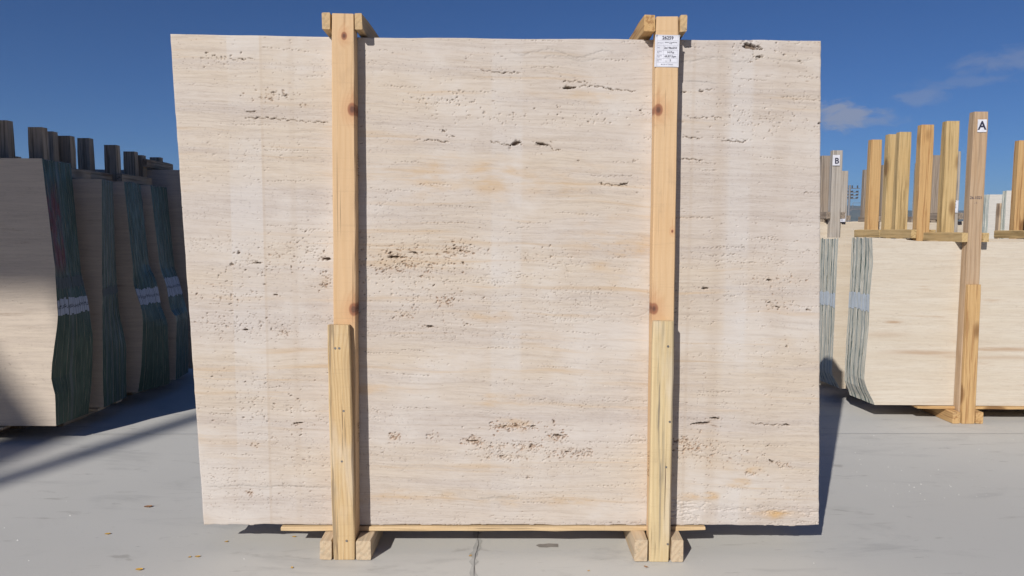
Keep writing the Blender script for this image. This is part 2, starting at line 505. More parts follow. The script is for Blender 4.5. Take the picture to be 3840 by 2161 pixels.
JOINT_M = plain('joint_dust', (0.47, 0.47, 0.46), 0.8)
MORTAR = plain('joint_mortar', (0.405, 0.40, 0.38), 0.9)
DARK = plain('crack_dark', (0.15, 0.147, 0.14), 0.95)
STAIN_M = plain('oil_stain', (0.265, 0.24, 0.215), 0.6)
strip('joint', [(-8, 4.18), (-2.05, 4.319), (2.36, 4.42), (9, 4.57)], 0.006, 0.003, JOINT_M, ground)
r_ = random.Random(3)
cr = [(-0.140 + 0.004 * math.sin(y * 23) + r_.uniform(-0.004, 0.004), y) for y in [1.2 + 0.03 * k for k in range(66)]]
strip('joint', [(x - 0.004, y) for x, y in cr], 0.026, 0.0015, MORTAR, ground, 0.75, 5)
strip('crack', cr, 0.0026, 0.003, DARK, ground, 0.9, 6)
mesh_obj('stain', [(0.105, 2.785, .0015), (0.118, 2.768, .0015), (0.15, 2.766, .0015), (0.165, 2.772, .0015), (0.197, 2.77, .0015),
                   (0.198, 2.80, .0015), (0.16, 2.803, .0015), (0.14, 2.798, .0015), (0.118, 2.797, .0015)],
         [tuple(range(9))], STAIN_M, ground)


def hill_mat():
    m, t, b = new_mat('far_scrub')
    p = t.n('ShaderNodeTexCoord').outputs['Object']
    n = t.noise(p, 0.02, 6, 0.65)
    t.put(b.inputs['Base Color'], t.mix(t.ss(n, 0.35, 0.65), (0.045, 0.06, 0.04), (0.10, 0.105, 0.075)))
    b.inputs['Roughness'].default_value = 0.95
    return m


def hills():
    nx, ny = 260, 18
    V, F = [], []
    r = np.random.default_rng(11)
    ph = r.uniform(0, 6.28, 9)
    for j in range(ny):
        for i in range(nx):
            x = -4900 + 9800 * i / (nx - 1)
            s = j / (ny - 1)
            y = 2200 + 1500 * s + 60 * math.sin(x * 0.003)
            h = 104 + 14 * math.sin(x * .0016 + 1.2) + 8 * math.sin(x * .0061 + ph[0]) + 5 * math.sin(x * .017 + ph[1]) + 3 * math.sin(x * .041 + ph[2])
            z = h * math.sin(math.pi * min(1, s * 1.0)) ** 0.7 if 0 < s < 1 else -2.0
            z += (r.uniform(-3, 3) if 0 < s < 1 else 0)
            V.append((x, y, z))
    for j in range(ny - 1):
        for i in range(nx - 1):
            a = j * nx + i
            F.append((a, a + 1, a + nx + 1, a + nx))
    return tag(mesh_obj('hills', V, F, hill_mat(), smooth=True), kind='structure')


hills()

# ------------------------------------------------------------------ the big front slab: real pores in a fine relief
HOLES = [(0.908, 2.008, 0.0406, 0.0125, -12), (0.941, 1.969, 0.0156, 0.0031, 0), (0.911, 1.95, 0.0062, 0.0031, 0), (1.099, 1.954, 0.0094, 0.0039, 0), (0.726,
    1.838, 0.0109, 0.0047, 5), (0.66, 1.835, 0.0125, 0.0031, 0), (1.185, 1.719, 0.0078, 0.0047, 0), (0.373, 1.844, 0.0109, 0.0034, -12), (0.172, 1.776,
    0.0047, 0.0055, 0), (0.491, 1.765, 0.0078, 0.0031, 0), (-0.268, 1.682, 0.0109, 0.0047, -30), (-0.233, 1.662, 0.0125, 0.0031, -15), (0.01, 1.636,
    0.0203, 0.0078, 20), (0.114, 1.634, 0.0297, 0.0055, -8), (0.213, 1.849, 0.0343, 0.0039, 3), (0.346, 1.486, 0.0039, 0.0039, 0), (0.434, 1.483, 0.0187,
    0.0031, 8), (0.469, 1.572, 0.0109, 0.0028, -8), (0.255, 1.571, 0.0062, 0.0023, 0), (-0.465, 1.193, 0.0234, 0.005, 0), (-0.43, 1.192, 0.0109, 0.0031,
    0), (-0.481, 1.208, 0.0094, 0.0039, 25), (-0.385, 1.211, 0.0156, 0.0031, -15), (-0.226, 1.227, 0.0078, 0.0039, 0), (-0.202, 1.218, 0.0094, 0.0039,
    10), (-0.193, 1.171, 0.0078, 0.0047, -40), (-0.323, 0.919, 0.0125, 0.0034, 0), (-0.177, 0.93, 0.0062, 0.0031, 0), (-0.728, 1.184, 0.014, 0.0062, 0),
    (-1.002, 1.166, 0.014, 0.0023, 0), (-1.102, 1.161, 0.0078, 0.0031, 0), (-1.074, 1.205, 0.0062, 0.0047, 30), (-0.933, 1.041, 0.0109, 0.0028, 0),
    (-1.057, 0.901, 0.014, 0.0028, 0), (-0.85, 0.525, 0.0172, 0.0028, 6), (-0.869, 0.522, 0.0047, 0.0047, 0), (-0.922, 1.825, 0.014, 0.0023, -5), (-0.878,
    1.812, 0.0094, 0.0039, 15), (-1.014, 1.751, 0.0172, 0.0022, 0), (-1.176, 1.972, 0.0094, 0.0023, 8), (-1.148, 1.962, 0.0062, 0.0028, 0), (0.763, 1.077,
    0.0156, 0.0041, 5), (1.015, 1.111, 0.0125, 0.0031, 0), (1.016, 1.022, 0.0109, 0.0031, 0), (1.052, 1.004, 0.0156, 0.0025, -15), (1.17, 0.994, 0.0109,
    0.0031, -10), (1.091, 0.848, 0.0062, 0.0028, 0), (0.763, 0.534, 0.0437, 0.005, 3), (0.817, 0.555, 0.0187, 0.0041, -5), (1.104, 0.529, 0.0125, 0.0022,
    -4), (1.032, 0.444, 0.0047, 0.0039, 0), (1.049, 0.379, 0.0125, 0.0031, -35), (0.172, 0.536, 0.0047, 0.0078, -30), (0.19, 0.48, 0.0219, 0.0039, 0),
    (0.081, 0.436, 0.0109, 0.0055, 40), (-0.149, 0.456, 0.0234, 0.0034, 0), (0.228, 0.414, 0.0125, 0.0039, 0), (0.069, 0.305, 0.0094, 0.0025, 0), (-0.037,
    0.393, 0.0078, 0.0047, 20), (0.022, 0.519, 0.0109, 0.0047, 0), (-0.025, 0.516, 0.0094, 0.005, 40), (0.086, 0.518, 0.0125, 0.0031, 10)]
CRACKS = [[(0.742, 1.843), (0.76, 1.846), (0.782, 1.846)], [(0.676, 1.742), (0.696, 1.736), (0.733, 1.738), (0.757, 1.742), (0.78, 1.742), (0.811, 1.735)],
    [(0.651, 1.581), (0.694, 1.579), (0.738, 1.575)], [(0.661, 1.664), (0.74, 1.659)], [(0.814, 1.652), (0.914, 1.646)], [(-0.126, 1.913), (-0.075,
    1.907), (-0.049, 1.903), (-0.023, 1.904), (0.029, 1.905)], [(0.194, 1.873), (0.243, 1.873), (0.292, 1.87)], [(0.257, 1.856), (0.329, 1.855), (0.381,
    1.843), (0.473, 1.837)], [(-0.37, 1.649), (-0.308, 1.646), (-0.245, 1.638)], [(-0.084, 1.642), (-0.054, 1.636), (-0.022, 1.628), (-0.0, 1.632)],
    [(0.145, 1.626), (0.16, 1.611), (0.186, 1.613)], [(-1.028, 1.727), (-0.952, 1.727), (-0.844, 1.719), (-0.789, 1.713), (-0.708, 1.711)], [(0.967,
    0.535), (1.041, 0.53), (1.116, 0.529)], [(-1.085, 1.947), (-0.994, 1.952)], [(-0.4, 1.212), (-0.38, 1.211), (-0.368, 1.201)], [(0.346, 1.481), (0.45,
    1.476)]]
CLUST = [(-0.45, 1.196, 0.14, 0.039, 90, 0.8), (-0.216, 1.218, 0.062, 0.019, 40, 0.8), (-0.49, 1.149, 0.07, 0.022, 50, 0.9), (-0.404, 1.161, 0.023, 0.016, 14,
    0.9), (-0.279, 1.15, 0.094, 0.031, 50, 0.8), (-0.257, 1.018, 0.034, 0.019, 30, 1), (-0.435, 0.964, 0.039, 0.019, 30, 0.7), (-0.295, 1.048, 0.234,
    0.07, 110, 0.3), (0.011, 0.517, 0.091, 0.017, 70, 0.9), (0.182, 0.478, 0.047, 0.016, 30, 0.9), (-0.153, 0.458, 0.037, 0.014, 25, 0.9), (0.081, 0.432,
    0.055, 0.014, 30, 0.9), (-0.041, 0.393, 0.078, 0.014, 50, 0.6), (0.231, 0.41, 0.094, 0.016, 60, 0.7), (-0.073, 0.437, 0.094, 0.019, 35, 0.8), (-0.472,
    0.475, 0.022, 0.016, 18, 0.9), (-0.312, 0.475, 0.028, 0.016, 16, 0.6), (0.688, 0.461, 0.044, 0.016, 35, 0.9), (0.718, 0.431, 0.053, 0.014, 40, 1),
    (0.757, 0.454, 0.094, 0.055, 60, 0.6), (1.095, 0.367, 0.028, 0.012, 26, 0.7), (0.978, 0.329, 0.034, 0.011, 26, 0.5), (-0.739, 1.094, 0.022, 0.034, 35,
    0.8), (-0.898, 0.896, 0.034, 0.014, 28, 0.6), (-1.013, 1.169, 0.14, 0.062, 90, 0.4), (-0.809, 1.202, 0.094, 0.062, 90, 0.4), (-1.11, 1.043, 0.109,
    0.039, 60, 0.4), (-1.082, 0.917, 0.14, 0.055, 110, 0.3), (-0.936, 1.813, 0.094, 0.022, 60, 0.5), (-0.802, 1.774, 0.022, 0.008, 12, 0.5), (-0.939, 1.8,
    0.008, 0.008, 9, 0.9), (-1.053, 0.239, 0.019, 0.011, 16, 0.9), (-1.031, 0.434, 0.016, 0.012, 10, 0.9), (0.295, 0.41, 0.039, 0.019, 25, 0.6), (-0.169,
    1.237, 0.109, 0.031, 40, 0.4), (0.143, 1.208, 0.094, 0.039, 40, 0.2), (0.322, 1.731, 0.172, 0.028, 60, 0.1), (-0.062, 1.743, 0.172, 0.031, 80, 0.2),
    (-0.262, 1.795, 0.14, 0.028, 80, 0.1), (1.003, 1.989, 0.156, 0.039, 60, 0.1), (0.936, 1.734, 0.172, 0.062, 120, 0.2), (1.052, 1.104, 0.109, 0.028, 50,
    0.5), (1.04, 1.009, 0.094, 0.022, 40, 0.5), (0.823, 0.397, 0.187, 0.047, 90, 0.5), (-1.026, 0.613, 0.187, 0.094, 140, 0.2), (-0.839, 0.436, 0.094,
    0.125, 60, 0.3), (-1.116, 1.947, 0.078, 0.019, 40, 0.1), (-0.42, 1.079, 0.125, 0.094, 80, 0.2)]
YEL = [(0.978, 0.339, 0.028, 0.012), (0.928, 0.294, 0.034, 0.016), (0.803, 0.234, 0.025, 0.014), (0.715, 0.232, 0.047, 0.016), (1.084, 0.16, 0.07, 0.014),
    (1.11, 0.28, 0.016, 0.011), (-0.029, 0.642, 0.097, 0.008), (-0.018, 0.611, 0.109, 0.012), (-0.09, 0.955, 0.094, 0.016), (0.011, 0.522, 0.094, 0.022),
    (0.244, 1.82, 0.125, 0.019), (-0.474, 0.224, 0.187, 0.022), (0.153, 0.212, 0.187, 0.025), (-0.092, 1.5, 0.312, 0.062), (0.407, 1.24, 0.14, 0.094),
    (-0.518, 0.665, 0.14, 0.016)]



def main_slab_mat():
    m, t, b = new_mat('travertine_front')
    obj = t.n('ShaderNodeTexCoord').outputs['Object']
    at = t.n('ShaderNodeAttribute', attribute_name='stain')
    sa = t.n('ShaderNodeSeparateColor')
    t.put(sa.inputs[0], at.outputs['Color'])
    rust, yel, grey = sa.outputs
    sep = t.n('ShaderNodeSeparateXYZ')
    t.put(sep.inputs[0], obj)
    x, y, z = sep.outputs
    # beds waver and drop slightly towards the right
    wv = t.noise(t.mul(obj, (0.9, 0.9, 1.8)), 1.0, 3, 0.5)
    wv2 = t.noise(t.mul(obj, (4.5, 4.5, 7)), 1.0, 2, 0.5)
    cb = t.n('ShaderNodeCombineXYZ')
    off = t.math('ADD', t.math('MULTIPLY', wv, 0.085), t.math('ADD', t.math('MULTIPLY', wv2, 0.016), t.math('MULTIPLY', x, 0.022)))
    t.put(cb.inputs[2], off)
    p = t.vmath('ADD', obj, cb.outputs[0])
    big = t.noise(t.mul(p, (0.55, 1, 3.2)), 1.0, 3, 0.5)
    bed = t.noise(t.mul(p, (0.8, 1, 17)), 1.0, 4, 0.6)
    lam = t.noise(t.mul(p, (2.4, 1, 80)), 1.0, 5, 0.72)
    lam2 = t.noise(t.mul(p, (9, 1, 210)), 1.0, 3, 0.6)
    lam3 = t.noise(t.mul(p, (16, 1, 120)), 1.0, 4, 0.7)
    patch = t.noise(t.mul(obj, (2.2, 1, 3.4)), 1.0, 4, 0.6)
    cool, warm, mauve, white = (0.524, 0.468, 0.428), (0.548, 0.470, 0.388), (0.440, 0.385, 0.357), (0.576, 0.532, 0.496)
    c = t.mix(t.ss(big, 0.36, 0.64), cool, warm)
    c = t.mix(t.math('MULTIPLY', t.ss(bed, 0.48, 0.68), 0.5), c, mauve)
    c = t.mix(t.math('MULTIPLY', t.ss(patch, 0.48, 0.66), 0.7), c, white)
    c = t.mix(t.math('MULTIPLY', t.ss(lam, 0.50, 0.66), 0.32), c, (0.36, 0.295, 0.245))
    c = t.mix(t.math('MULTIPLY', t.ss(lam, 0.50, 0.26), 0.50), c, white)
    c = t.mix(t.math('MULTIPLY', t.ss(lam2, 0.55, 0.8), 0.30), c, (0.33, 0.265, 0.215))
    c = t.mix(t.math('MULTIPLY', t.ss(lam3, 0.52, 0.66), 0.17), c, (0.36, 0.29, 0.24))
    c = t.mix(t.math('MULTIPLY', t.ss(lam3, 0.47, 0.34), 0.24), c, (0.60, 0.555, 0.51))
    # warm streaks along some beds
    ws = t.noise(t.mul(p, (1.3, 1, 30)), 1.0, 3, 0.6, w=5.3)
    c = t.mix(t.math('MULTIPLY', t.math('MULTIPLY', t.ss(ws, 0.55, 0.72), t.ss(big, 0.36, 0.58)), 0.85), c, (0.50, 0.375, 0.255))
    vn = t.noise(t.mul(p, (1.4, 1, 55)), 1.0, 6, 0.75, w=2.0)
    ridge = t.ss(t.math('ABSOLUTE', t.math('SUBTRACT', vn, 0.5)), 0.022, 0.0)
    c = t.mix(t.math('MULTIPLY', t.math('MULTIPLY', ridge, t.ss(patch, 0.62, 0.42)), 0.42), c, (0.30, 0.235, 0.185))
    # vertical resin strips left by the reinforcing net
    sn = t.noise(t.mul(obj, (1.5, 1, 3.2)), 1.0, 5, 0.62)
    for (x0, x1, amt, e) in ((-1.070, -0.945, 0.28, 0.003), (-0.052, 0.066, 0.26, 0.008), (0.868, 0.955, 0.28, 0.012), (-0.70, -0.50, 0.10, 0.05), (0.30, 0.50, 0.08, 0.05)):
        f = t.math('MULTIPLY', t.ss(x, x0 - e, x0 + e), t.ss(x, x1 + e, x1 - e))
        f = t.math('MULTIPLY', f, t.ss(sn, 0.40, 0.60, 0.15 * amt, amt * 1.15))
        c = t.mix(f, c, (0.575, 0.56, 0.56))
    for (x0, wd, amt) in ((-0.825, 0.02, 0.18), (0.725, 0.010, 0.22), (0.83, 0.03, 0.22), (1.07, 0.05, 0.10), (-0.94, 0.008, 0.25)):
        f = t.ss(t.math('ABSOLUTE', t.math('SUBTRACT', x, x0)), wd, wd * 0.2)
        c = t.mix(t.math('MULTIPLY', f, amt), c, (0.42, 0.335, 0.26))
    c = t.mix(t.math('MULTIPLY', grey, 0.55), c, (0.27, 0.25, 0.235))
    yn = t.noise(t.mul(p, (6, 1, 26)), 1.0, 4, 0.65)
    c = t.mix(t.math('MULTIPLY', yel, t.ss(yn, 0.35, 0.68)), c, (0.50, 0.33, 0.165))
    c = t.mix(t.math('MULTIPLY', rust, 0.85), c, (0.26, 0.125, 0.055))
    c = t.mix(at.outputs['Alpha'], c, (0.135, 0.092, 0.062))  # dark brown painted into pit and crack insides so they read as deep
    t.put(b.inputs['Base Color'], c)
    b.inputs['Roughness'].default_value = 0.7
    b.inputs['Specular IOR Level'].default_value = 0.3
    po = t.noise(t.mul(p, (90, 1, 260)), 1.0, 2, 0.5)
    pf = t.math('MULTIPLY', t.ss(po, 0.63, 0.72), t.ss(bed, 0.40, 0.6))
    bump(t, b, t.math('SUBTRACT', t.math('MULTIPLY', lam, 0.30), pf), 0.7, 0.0022)
    return m


def vnoise(r, nz, nx, cz, cx):
    """smooth value noise of cz x cx cells sampled on an nz x nx grid"""
    g = r.random((int(cz) + 3, int(cx) + 3))
    a = np.linspace(0, cz, nz)
    b_ = np.linspace(0, cx, nx)
    ia, ib = a.astype(int), b_.astype(int)
    fa, fb = a - ia, b_ - ib
    fa, fb = fa * fa * (3 - 2 * fa), fb * fb * (3 - 2 * fb)
    fa, fb = fa[:, None], fb[None, :]
    g00, g01 = g[np.ix_(ia, ib)], g[np.ix_(ia, ib + 1)]
    g10, g11 = g[np.ix_(ia + 1, ib)], g[np.ix_(ia + 1, ib + 1)]
    return (g00 * (1 - fb) + g01 * fb) * (1 - fa) + (g10 * (1 - fb) + g11 * fb) * fa


def build_main_slab():
    r = np.random.default_rng(42)
    NX, NZ = 980, 756
    u = np.linspace(0, 1, NX)[None, :]
    v = np.linspace(0, 1, NZ)[:, None]
    ex = (vnoise(r, NZ, 2, 60, 1)[:, :1] - 0.5) * 0.0018
    ex2 = (vnoise(r, NZ, 2, 70, 1)[:, :1] - 0.5) * 0.0018
    xl = -1.244 + (-1.314 + 1.244) * v + ex
    xr = 1.25 + (1.177 - 1.25) * v + ex2
    X = xl + (xr - xl) * u
    zb = 0.105 + 0.011 * u + (vnoise(r, 2, NX, 1, 40)[:1] - 0.5) * 0.006 - (vnoise(r, 2, NX, 1, 90)[:1] > 0.72) * 0.002
    zt = 2.041 - 0.0085 * np.minimum(u * 3.2, 1) - 0.0015 * u + (vnoise(r, 2, NX, 1, 22)[:1] - 0.5) * 0.003
    Z = zb + (zt - zb) * v
    dep = np.zeros((NZ, NX))
    rust = np.zeros((NZ, NX))
    yel = np.zeros((NZ, NX))
    grey = np.zeros((NZ, NX))
    pit_shade = np.zeros((NZ, NX))  # clay brown darkened as painted shade inside pits and cracks
    edge_n = vnoise(r, NZ, NX, 330, 300) * 0.6 + vnoise(r, NZ, NX, 700, 500) * 0.4 - 0.5
    warp = vnoise(r, NZ, NX, 40, 40) - 0.5

    def window(cx, cz, rad):
        vv = (cz - 0.11) / 1.926
        l, rr = -1.244 - 0.07 * vv, 1.25 - 0.073 * vv
        uu = (cx - l) / (rr - l)
        ci, cj = uu * (NX - 1), vv * (NZ - 1)
        ri, rj = rad / 2.494 * NX + 3, rad / 1.926 * NZ + 3
        i0, i1 = max(0, int(ci - ri)), min(NX, int(ci + ri) + 2)
        j0, j1 = max(0, int(cj - rj)), min(NZ, int(cj + rj) + 2)
        if i1 <= i0 or j1 <= j0:
            return None
        return slice(j0, j1), slice(i0, i1)

    def pit(cx, cz, a, b_, ang, d, rs=0.0, rough=0.5, wall=0.45, cl=0.0):
        s = window(cx, cz, a * 1.7)
        if s is None:
            return
        c_, s_ = math.cos(math.radians(ang)), math.sin(math.radians(ang))
        dx, dz = X[s] - cx, Z[s] - cz
        q = np.sqrt(((dx * c_ + dz * s_) / a) ** 2 + ((-dx * s_ + dz * c_) / b_) ** 2) + edge_n[s] * rough
        f = np.clip((1 - q) / wall, 0, 1)
        dep[s] = np.maximum(dep[s], f * f * (3 - 2 * f) * d)
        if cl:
            pit_shade[s] = np.maximum(pit_shade[s], np.clip(f * 1.4 - 0.3, 0, 1) * cl)
        if rs:
            h = np.clip(1.5 - q, 0, 1)
            rust[s] = np.maximum(rust[s], h * rs)

    # random pores, denser in some beds
    bedd = vnoise(r, NZ, NX, 34, 3) * 0.6 + vnoise(r, NZ, NX, 80, 8) * 0.4
    zone = vnoise(r, NZ, NX, 9, 7)
    den = np.clip((bedd - 0.34) * 2.6, 0.06, 1.3) * (0.35 + zone) * np.where(Z > 1.3, 0.4, 1.0)
    den /= den.max()
    n = 0
    while n < 5000:
        i, j = int(r.integers(0, NX)), int(r.integers(0, NZ))
        if r.random() > den[j, i] ** 1.3:
            continue
        n += 1
        a = float(np.clip(r.lognormal(-6.0, 0.5), 0.0019, 0.011))
        b_ = float(np.clip(a * r.uniform(0.28, 0.7), 0.0013, 0.0023))
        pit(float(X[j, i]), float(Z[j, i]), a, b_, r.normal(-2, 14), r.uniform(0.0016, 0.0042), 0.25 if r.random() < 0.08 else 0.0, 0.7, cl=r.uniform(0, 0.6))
    # rows of pores strung along a bed
    for _ in range(100):
        i, j = int(r.integers(0, NX)), int(r.integers(0, NZ))
        cx, cz = float(X[j, i]), float(Z[j, i])
        k = int(r.integers(5, 16))
        sl = r.normal(-0.02, 0.03)
        for _k in range(k):
            cx += r.uniform(0.006, 0.018)
            pit(cx, cz + sl * (cx - X[j, i]) + r.normal(0, 0.0015), float(r.uniform(0.0025, 0.007)), float(r.uniform(0.0013, 0.0022)),
                r.normal(0, 12), r.uniform(0.002, 0.0045), 0.0, 0.7, cl=r.uniform(0.1, 0.65))
    for (cx, cz, a, b_, ang) in HOLES:
        if cz > 1.3 and a < 0.015:
            a, b_ = a * 0.8, b_ * 0.75
        big = a > 0.012
        rs = 0.30 if (0.3 < cz < 1.25 and cx < 0.8) else 0.06
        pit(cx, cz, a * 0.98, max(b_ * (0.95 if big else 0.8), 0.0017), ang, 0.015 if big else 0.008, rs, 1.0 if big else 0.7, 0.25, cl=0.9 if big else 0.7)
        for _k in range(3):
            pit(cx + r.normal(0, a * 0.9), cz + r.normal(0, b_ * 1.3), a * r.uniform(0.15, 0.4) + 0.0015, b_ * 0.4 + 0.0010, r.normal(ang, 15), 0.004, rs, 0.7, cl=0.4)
    for c in CRACKS:
        for (xa, za), (xb, zb_) in zip(c[:-1], c[1:]):
            ln = math.hypot(xb - xa, zb_ - za)
            k = max(2, int(ln / 0.0045))
            for q in range(k):
                if r.random() < 0.16:
                    continue
                tt = (q + r.uniform(-0.3, 0.3)) / k
                px, pz = xa + (xb - xa) * tt, za + (zb_ - za) * tt
                pit(px, pz + 0.0025 * math.sin(px * 190) + r.normal(0, 0.0008), r.uniform(0.004, 0.010), r.uniform(0.0009, 0.0018),
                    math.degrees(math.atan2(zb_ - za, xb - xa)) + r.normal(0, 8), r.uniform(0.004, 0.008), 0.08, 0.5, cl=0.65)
    for (cx, cz, rx, rz, k, rs) in CLUST:
        for _k in range(int(k * (1.7 if (cz < 0.56 and -0.6 < cx < 0.5) else (0.8 if cz > 1.3 else 1.0)))):
            px, pz = cx + r.normal(0, rx * 0.62), cz + r.normal(0, rz * 0.62)
            a = float(np.clip(r.lognormal(-5.95, 0.5), 0.0019, 0.009))
            if rs > 0.75:
                a *= 1.35
            b_ = float(np.clip(a * r.uniform(0.3, 0.8), 0.0013, 0.0030))
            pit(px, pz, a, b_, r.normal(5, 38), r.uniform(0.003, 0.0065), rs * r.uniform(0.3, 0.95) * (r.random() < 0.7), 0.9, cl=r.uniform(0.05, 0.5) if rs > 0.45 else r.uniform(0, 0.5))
        s = window(cx, cz, max(rx, rz) * 1.5)
        if s and rs > 0.45:
            q = np.sqrt(((X[s] - cx) / (rx * 1.2)) ** 2 + ((Z[s] - cz) / (rz * 1.3)) ** 2) + warp[s] * 0.8
            yel[s] = np.maximum(yel[s], np.clip(1.1 - q, 0, 1) * 0.38 * rs)
    for (cx, cz, rx, rz) in YEL:
        s = window(cx, cz, max(rx, rz) * 2.2)
        q = np.sqrt(((X[s] - cx) / (rx * 1.2)) ** 2 + ((Z[s] - cz) / (rz * 1.2)) ** 2) + warp[s] * 1.1
        amt = 1.0 if (cx > 0.7 and cz < 0.4) else 0.55
        yel[s] = np.maximum(yel[s], np.clip(1.25 - q, 0, 1) * amt)
    # flaked, layered corner low on the right, and a wavy grey seam
    for cx, cz, rx, rz, k in ((0.70, 0.165, 0.055, 0.022, 40), (0.90, 0.178, 0.20, 0.008, 50), (1.12, 0.165, 0.12, 0.006, 26), (0.72, 0.205, 0.06, 0.010, 24)):
        for _k in range(k):
            pit(cx + r.normal(0, rx * 0.7), cz + r.normal(0, rz * 0.7), r.uniform(0.006, 0.022), r.uniform(0.0022, 0.005), r.normal(0, 9), r.uniform(0.002, 0.005), 0.0, 1.0, 0.8)
    for (xa, xb, z0, amp, am) in ((-0.145, 0.045, 0.222, 0.006, 1.0), (-0.20, 0.25, 0.216, 0.008, 0.35), (-1.24, -0.70, 0.262, 0.008, 0.7), (-0.02, 0.40, 1.975, 0.02, 0.6),
                                  (0.10, 0.35, 1.96, 0.012, 0.5), (0.62, 1.16, 1.958, 0.010, 0.55), (0.64, 0.80, 1.873, 0.006, 0.8), (-0.46, -0.40, 0.34, 0.03, 0.4), (0.25, 0.66, 0.99, 0.03, 0.25)):
        zc = z0 + amp * np.sin(X * 31 + z0 * 40) * 0.6 + amp * 1.2 * warp
        f = np.clip(1 - np.abs(Z - zc) / 0.0045, 0, 1) * np.clip((X - xa) / 0.03, 0, 1) * np.clip((xb - X) / 0.03, 0, 1)
        halo = np.clip(1 - np.abs(Z - zc) / 0.022, 0, 1) * np.clip((X - xa) / 0.05, 0, 1) * np.clip((xb - X) / 0.05, 0, 1)
        grey[:] = np.maximum(grey, f * am * 0.8 + halo * am * 0.22)
        dep[:] = np.maximum(dep, f * 0.0018 * (edge_n > -0.05))
    # fine sawn relief following the beds
    fine = vnoise(r, NZ, NX, 420, 70) * 0.6 + vnoise(r, NZ, NX, 700, 240) * 0.4
    rough_bed = np.clip((vnoise(r, NZ, NX, 60, 4) - 0.45) * 3, 0, 1)
    dep += fine * (0.0002 + 0.0006 * rough_bed)
    rim = np.minimum(np.minimum(u, 1 - u) * 2.5, np.minimum(v, 1 - v) * 1.93)
    dep = np.where(rim < 0.004, np.maximum(dep, 0.0012 * edge_n + 0.0008), dep)
    ox, oz = -0.03, 0.11
    co = np.empty((NZ * NX + 2 * (NX + NZ) - 4 + 1, 3))
    nf = NZ * NX
    co[:nf, 0] = (X - ox).ravel()
    co[:nf, 1] = dep.ravel()
    co[:nf, 2] = (Z - oz).ravel()
    idx = np.arange(nf).reshape(NZ, NX)
    quads = np.stack([idx[:-1, :-1], idx[:-1, 1:], idx[1:, 1:], idx[1:, :-1]], -1).reshape(-1, 4)
    ring = np.concatenate([idx[0, :], idx[1:, -1], idx[-1, -2::-1], idx[-2:0:-1, 0]])
    nr = len(ring)
    co[nf:nf + nr] = co[ring]
    co[nf:nf + nr, 1] = 0.0195
    co[nf + nr] = (0.0, 0.0195, 0.96)
    rb = nf + np.arange(nr)
    side = np.stack([rb, np.roll(rb, -1), np.roll(ring, -1), ring], -1)
    fan = np.stack([np.roll(rb, -1), rb, np.full(nr, nf + nr)], -1)
    nq = len(quads) + len(side)
    loops = np.concatenate([quads.ravel(), side.ravel(), fan.ravel()]).astype(np.int32)
    starts = np.concatenate([np.arange(nq) * 4, nq * 4 + np.arange(nr) * 3]).astype(np.int32)
    me = bpy.data.meshes.new('travertine_sheet')
    me.vertices.add(nf + nr + 1)
    me.vertices.foreach_set('co', co[:nf + nr + 1].astype(np.float32).ravel())
    me.loops.add(len(loops))
    me.loops.foreach_set('vertex_index', loops)
    me.polygons.add(len(starts))
    me.polygons.foreach_set('loop_start', starts)
    sm = np.zeros(len(starts), dtype=bool)
    sm[:len(quads)] = True
    me.polygons.foreach_set('use_smooth', sm)
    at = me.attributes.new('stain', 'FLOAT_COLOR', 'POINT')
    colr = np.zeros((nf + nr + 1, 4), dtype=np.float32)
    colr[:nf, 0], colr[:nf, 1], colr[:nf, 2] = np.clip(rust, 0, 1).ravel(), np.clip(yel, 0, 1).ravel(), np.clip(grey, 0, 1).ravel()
    colr[:nf, 3] = np.clip(pit_shade, 0, 1).ravel()  # alpha carries the painted pit shade, the other channels the stone's stains
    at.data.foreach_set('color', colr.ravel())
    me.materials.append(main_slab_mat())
    me.update(calc_edges=True)
    me.validate()
    o = bpy.data.objects.new('travertine_sheet', me)
    COL.objects.link(o)
    o.location = (ox, 2.735, oz)
    return o


SLAB_PITCH = 0.0208
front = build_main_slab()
tag(front, 'big sunlit pitted travertine slab facing out behind the posts with the printed sheet', 'stone slab')

ORD = 'first second third fourth fifth sixth seventh eighth ninth tenth eleventh twelfth thirteenth fourteenth'.split()
for i in range(1, 14):
    rr = random.Random(100 + i)
    j = lambda a: rr.uniform(-a, a)
    zt = 2.030 + j(0.004)
    y = 2.735 + SLAB_PITCH * i
    V = []
    for yy in (0, 0.0195):
        V += [(-1.238 + j(.003), yy, 0.0), (1.242 + j(.003), yy, 0.005), (1.172 + j(.003), yy, zt - 0.118), (-1.30 + j(.003), yy, zt - 0.113)]
    o = mesh_obj('travertine_sheet', V, [(0, 1, 2, 3), (7, 6, 5, 4), (0, 4, 5, 1), (1, 5, 6, 2), (2, 6, 7, 3), (3, 7, 4, 0)], STONE_L, None, (0, y, 0.112))
    tag(o, ORD[i] + ' travertine slab of its bundle, counting back from the big pitted front slab', 'stone slab', 'slabs behind the pitted front slab')

# ------------------------------------------------------------------ timber frames
def sub(o, part, world):
    """hang o on a part of a frame, keeping its place in the world"""
    o.parent = part
    o.matrix_parent_inverse = (Matrix.Translation(part.parent.location) @ part.matrix_basis).inverted()
    o.location = world
    return o


def nail(parent, x, y, z, rad=0.0045):
    V = [(rad * math.cos(k * math.pi / 4), -0.0012, rad * math.sin(k * math.pi / 4)) for k in range(8)]
    V += [(v[0], 0.002, v[2]) for v in V]
    F = [tuple(range(8))] + [(k, k + 8, (k + 1) % 8 + 8, (k + 1) % 8) for k in range(8)]
    return sub(mesh_obj('nail', V, F, NAIL), parent, (x, y, z))


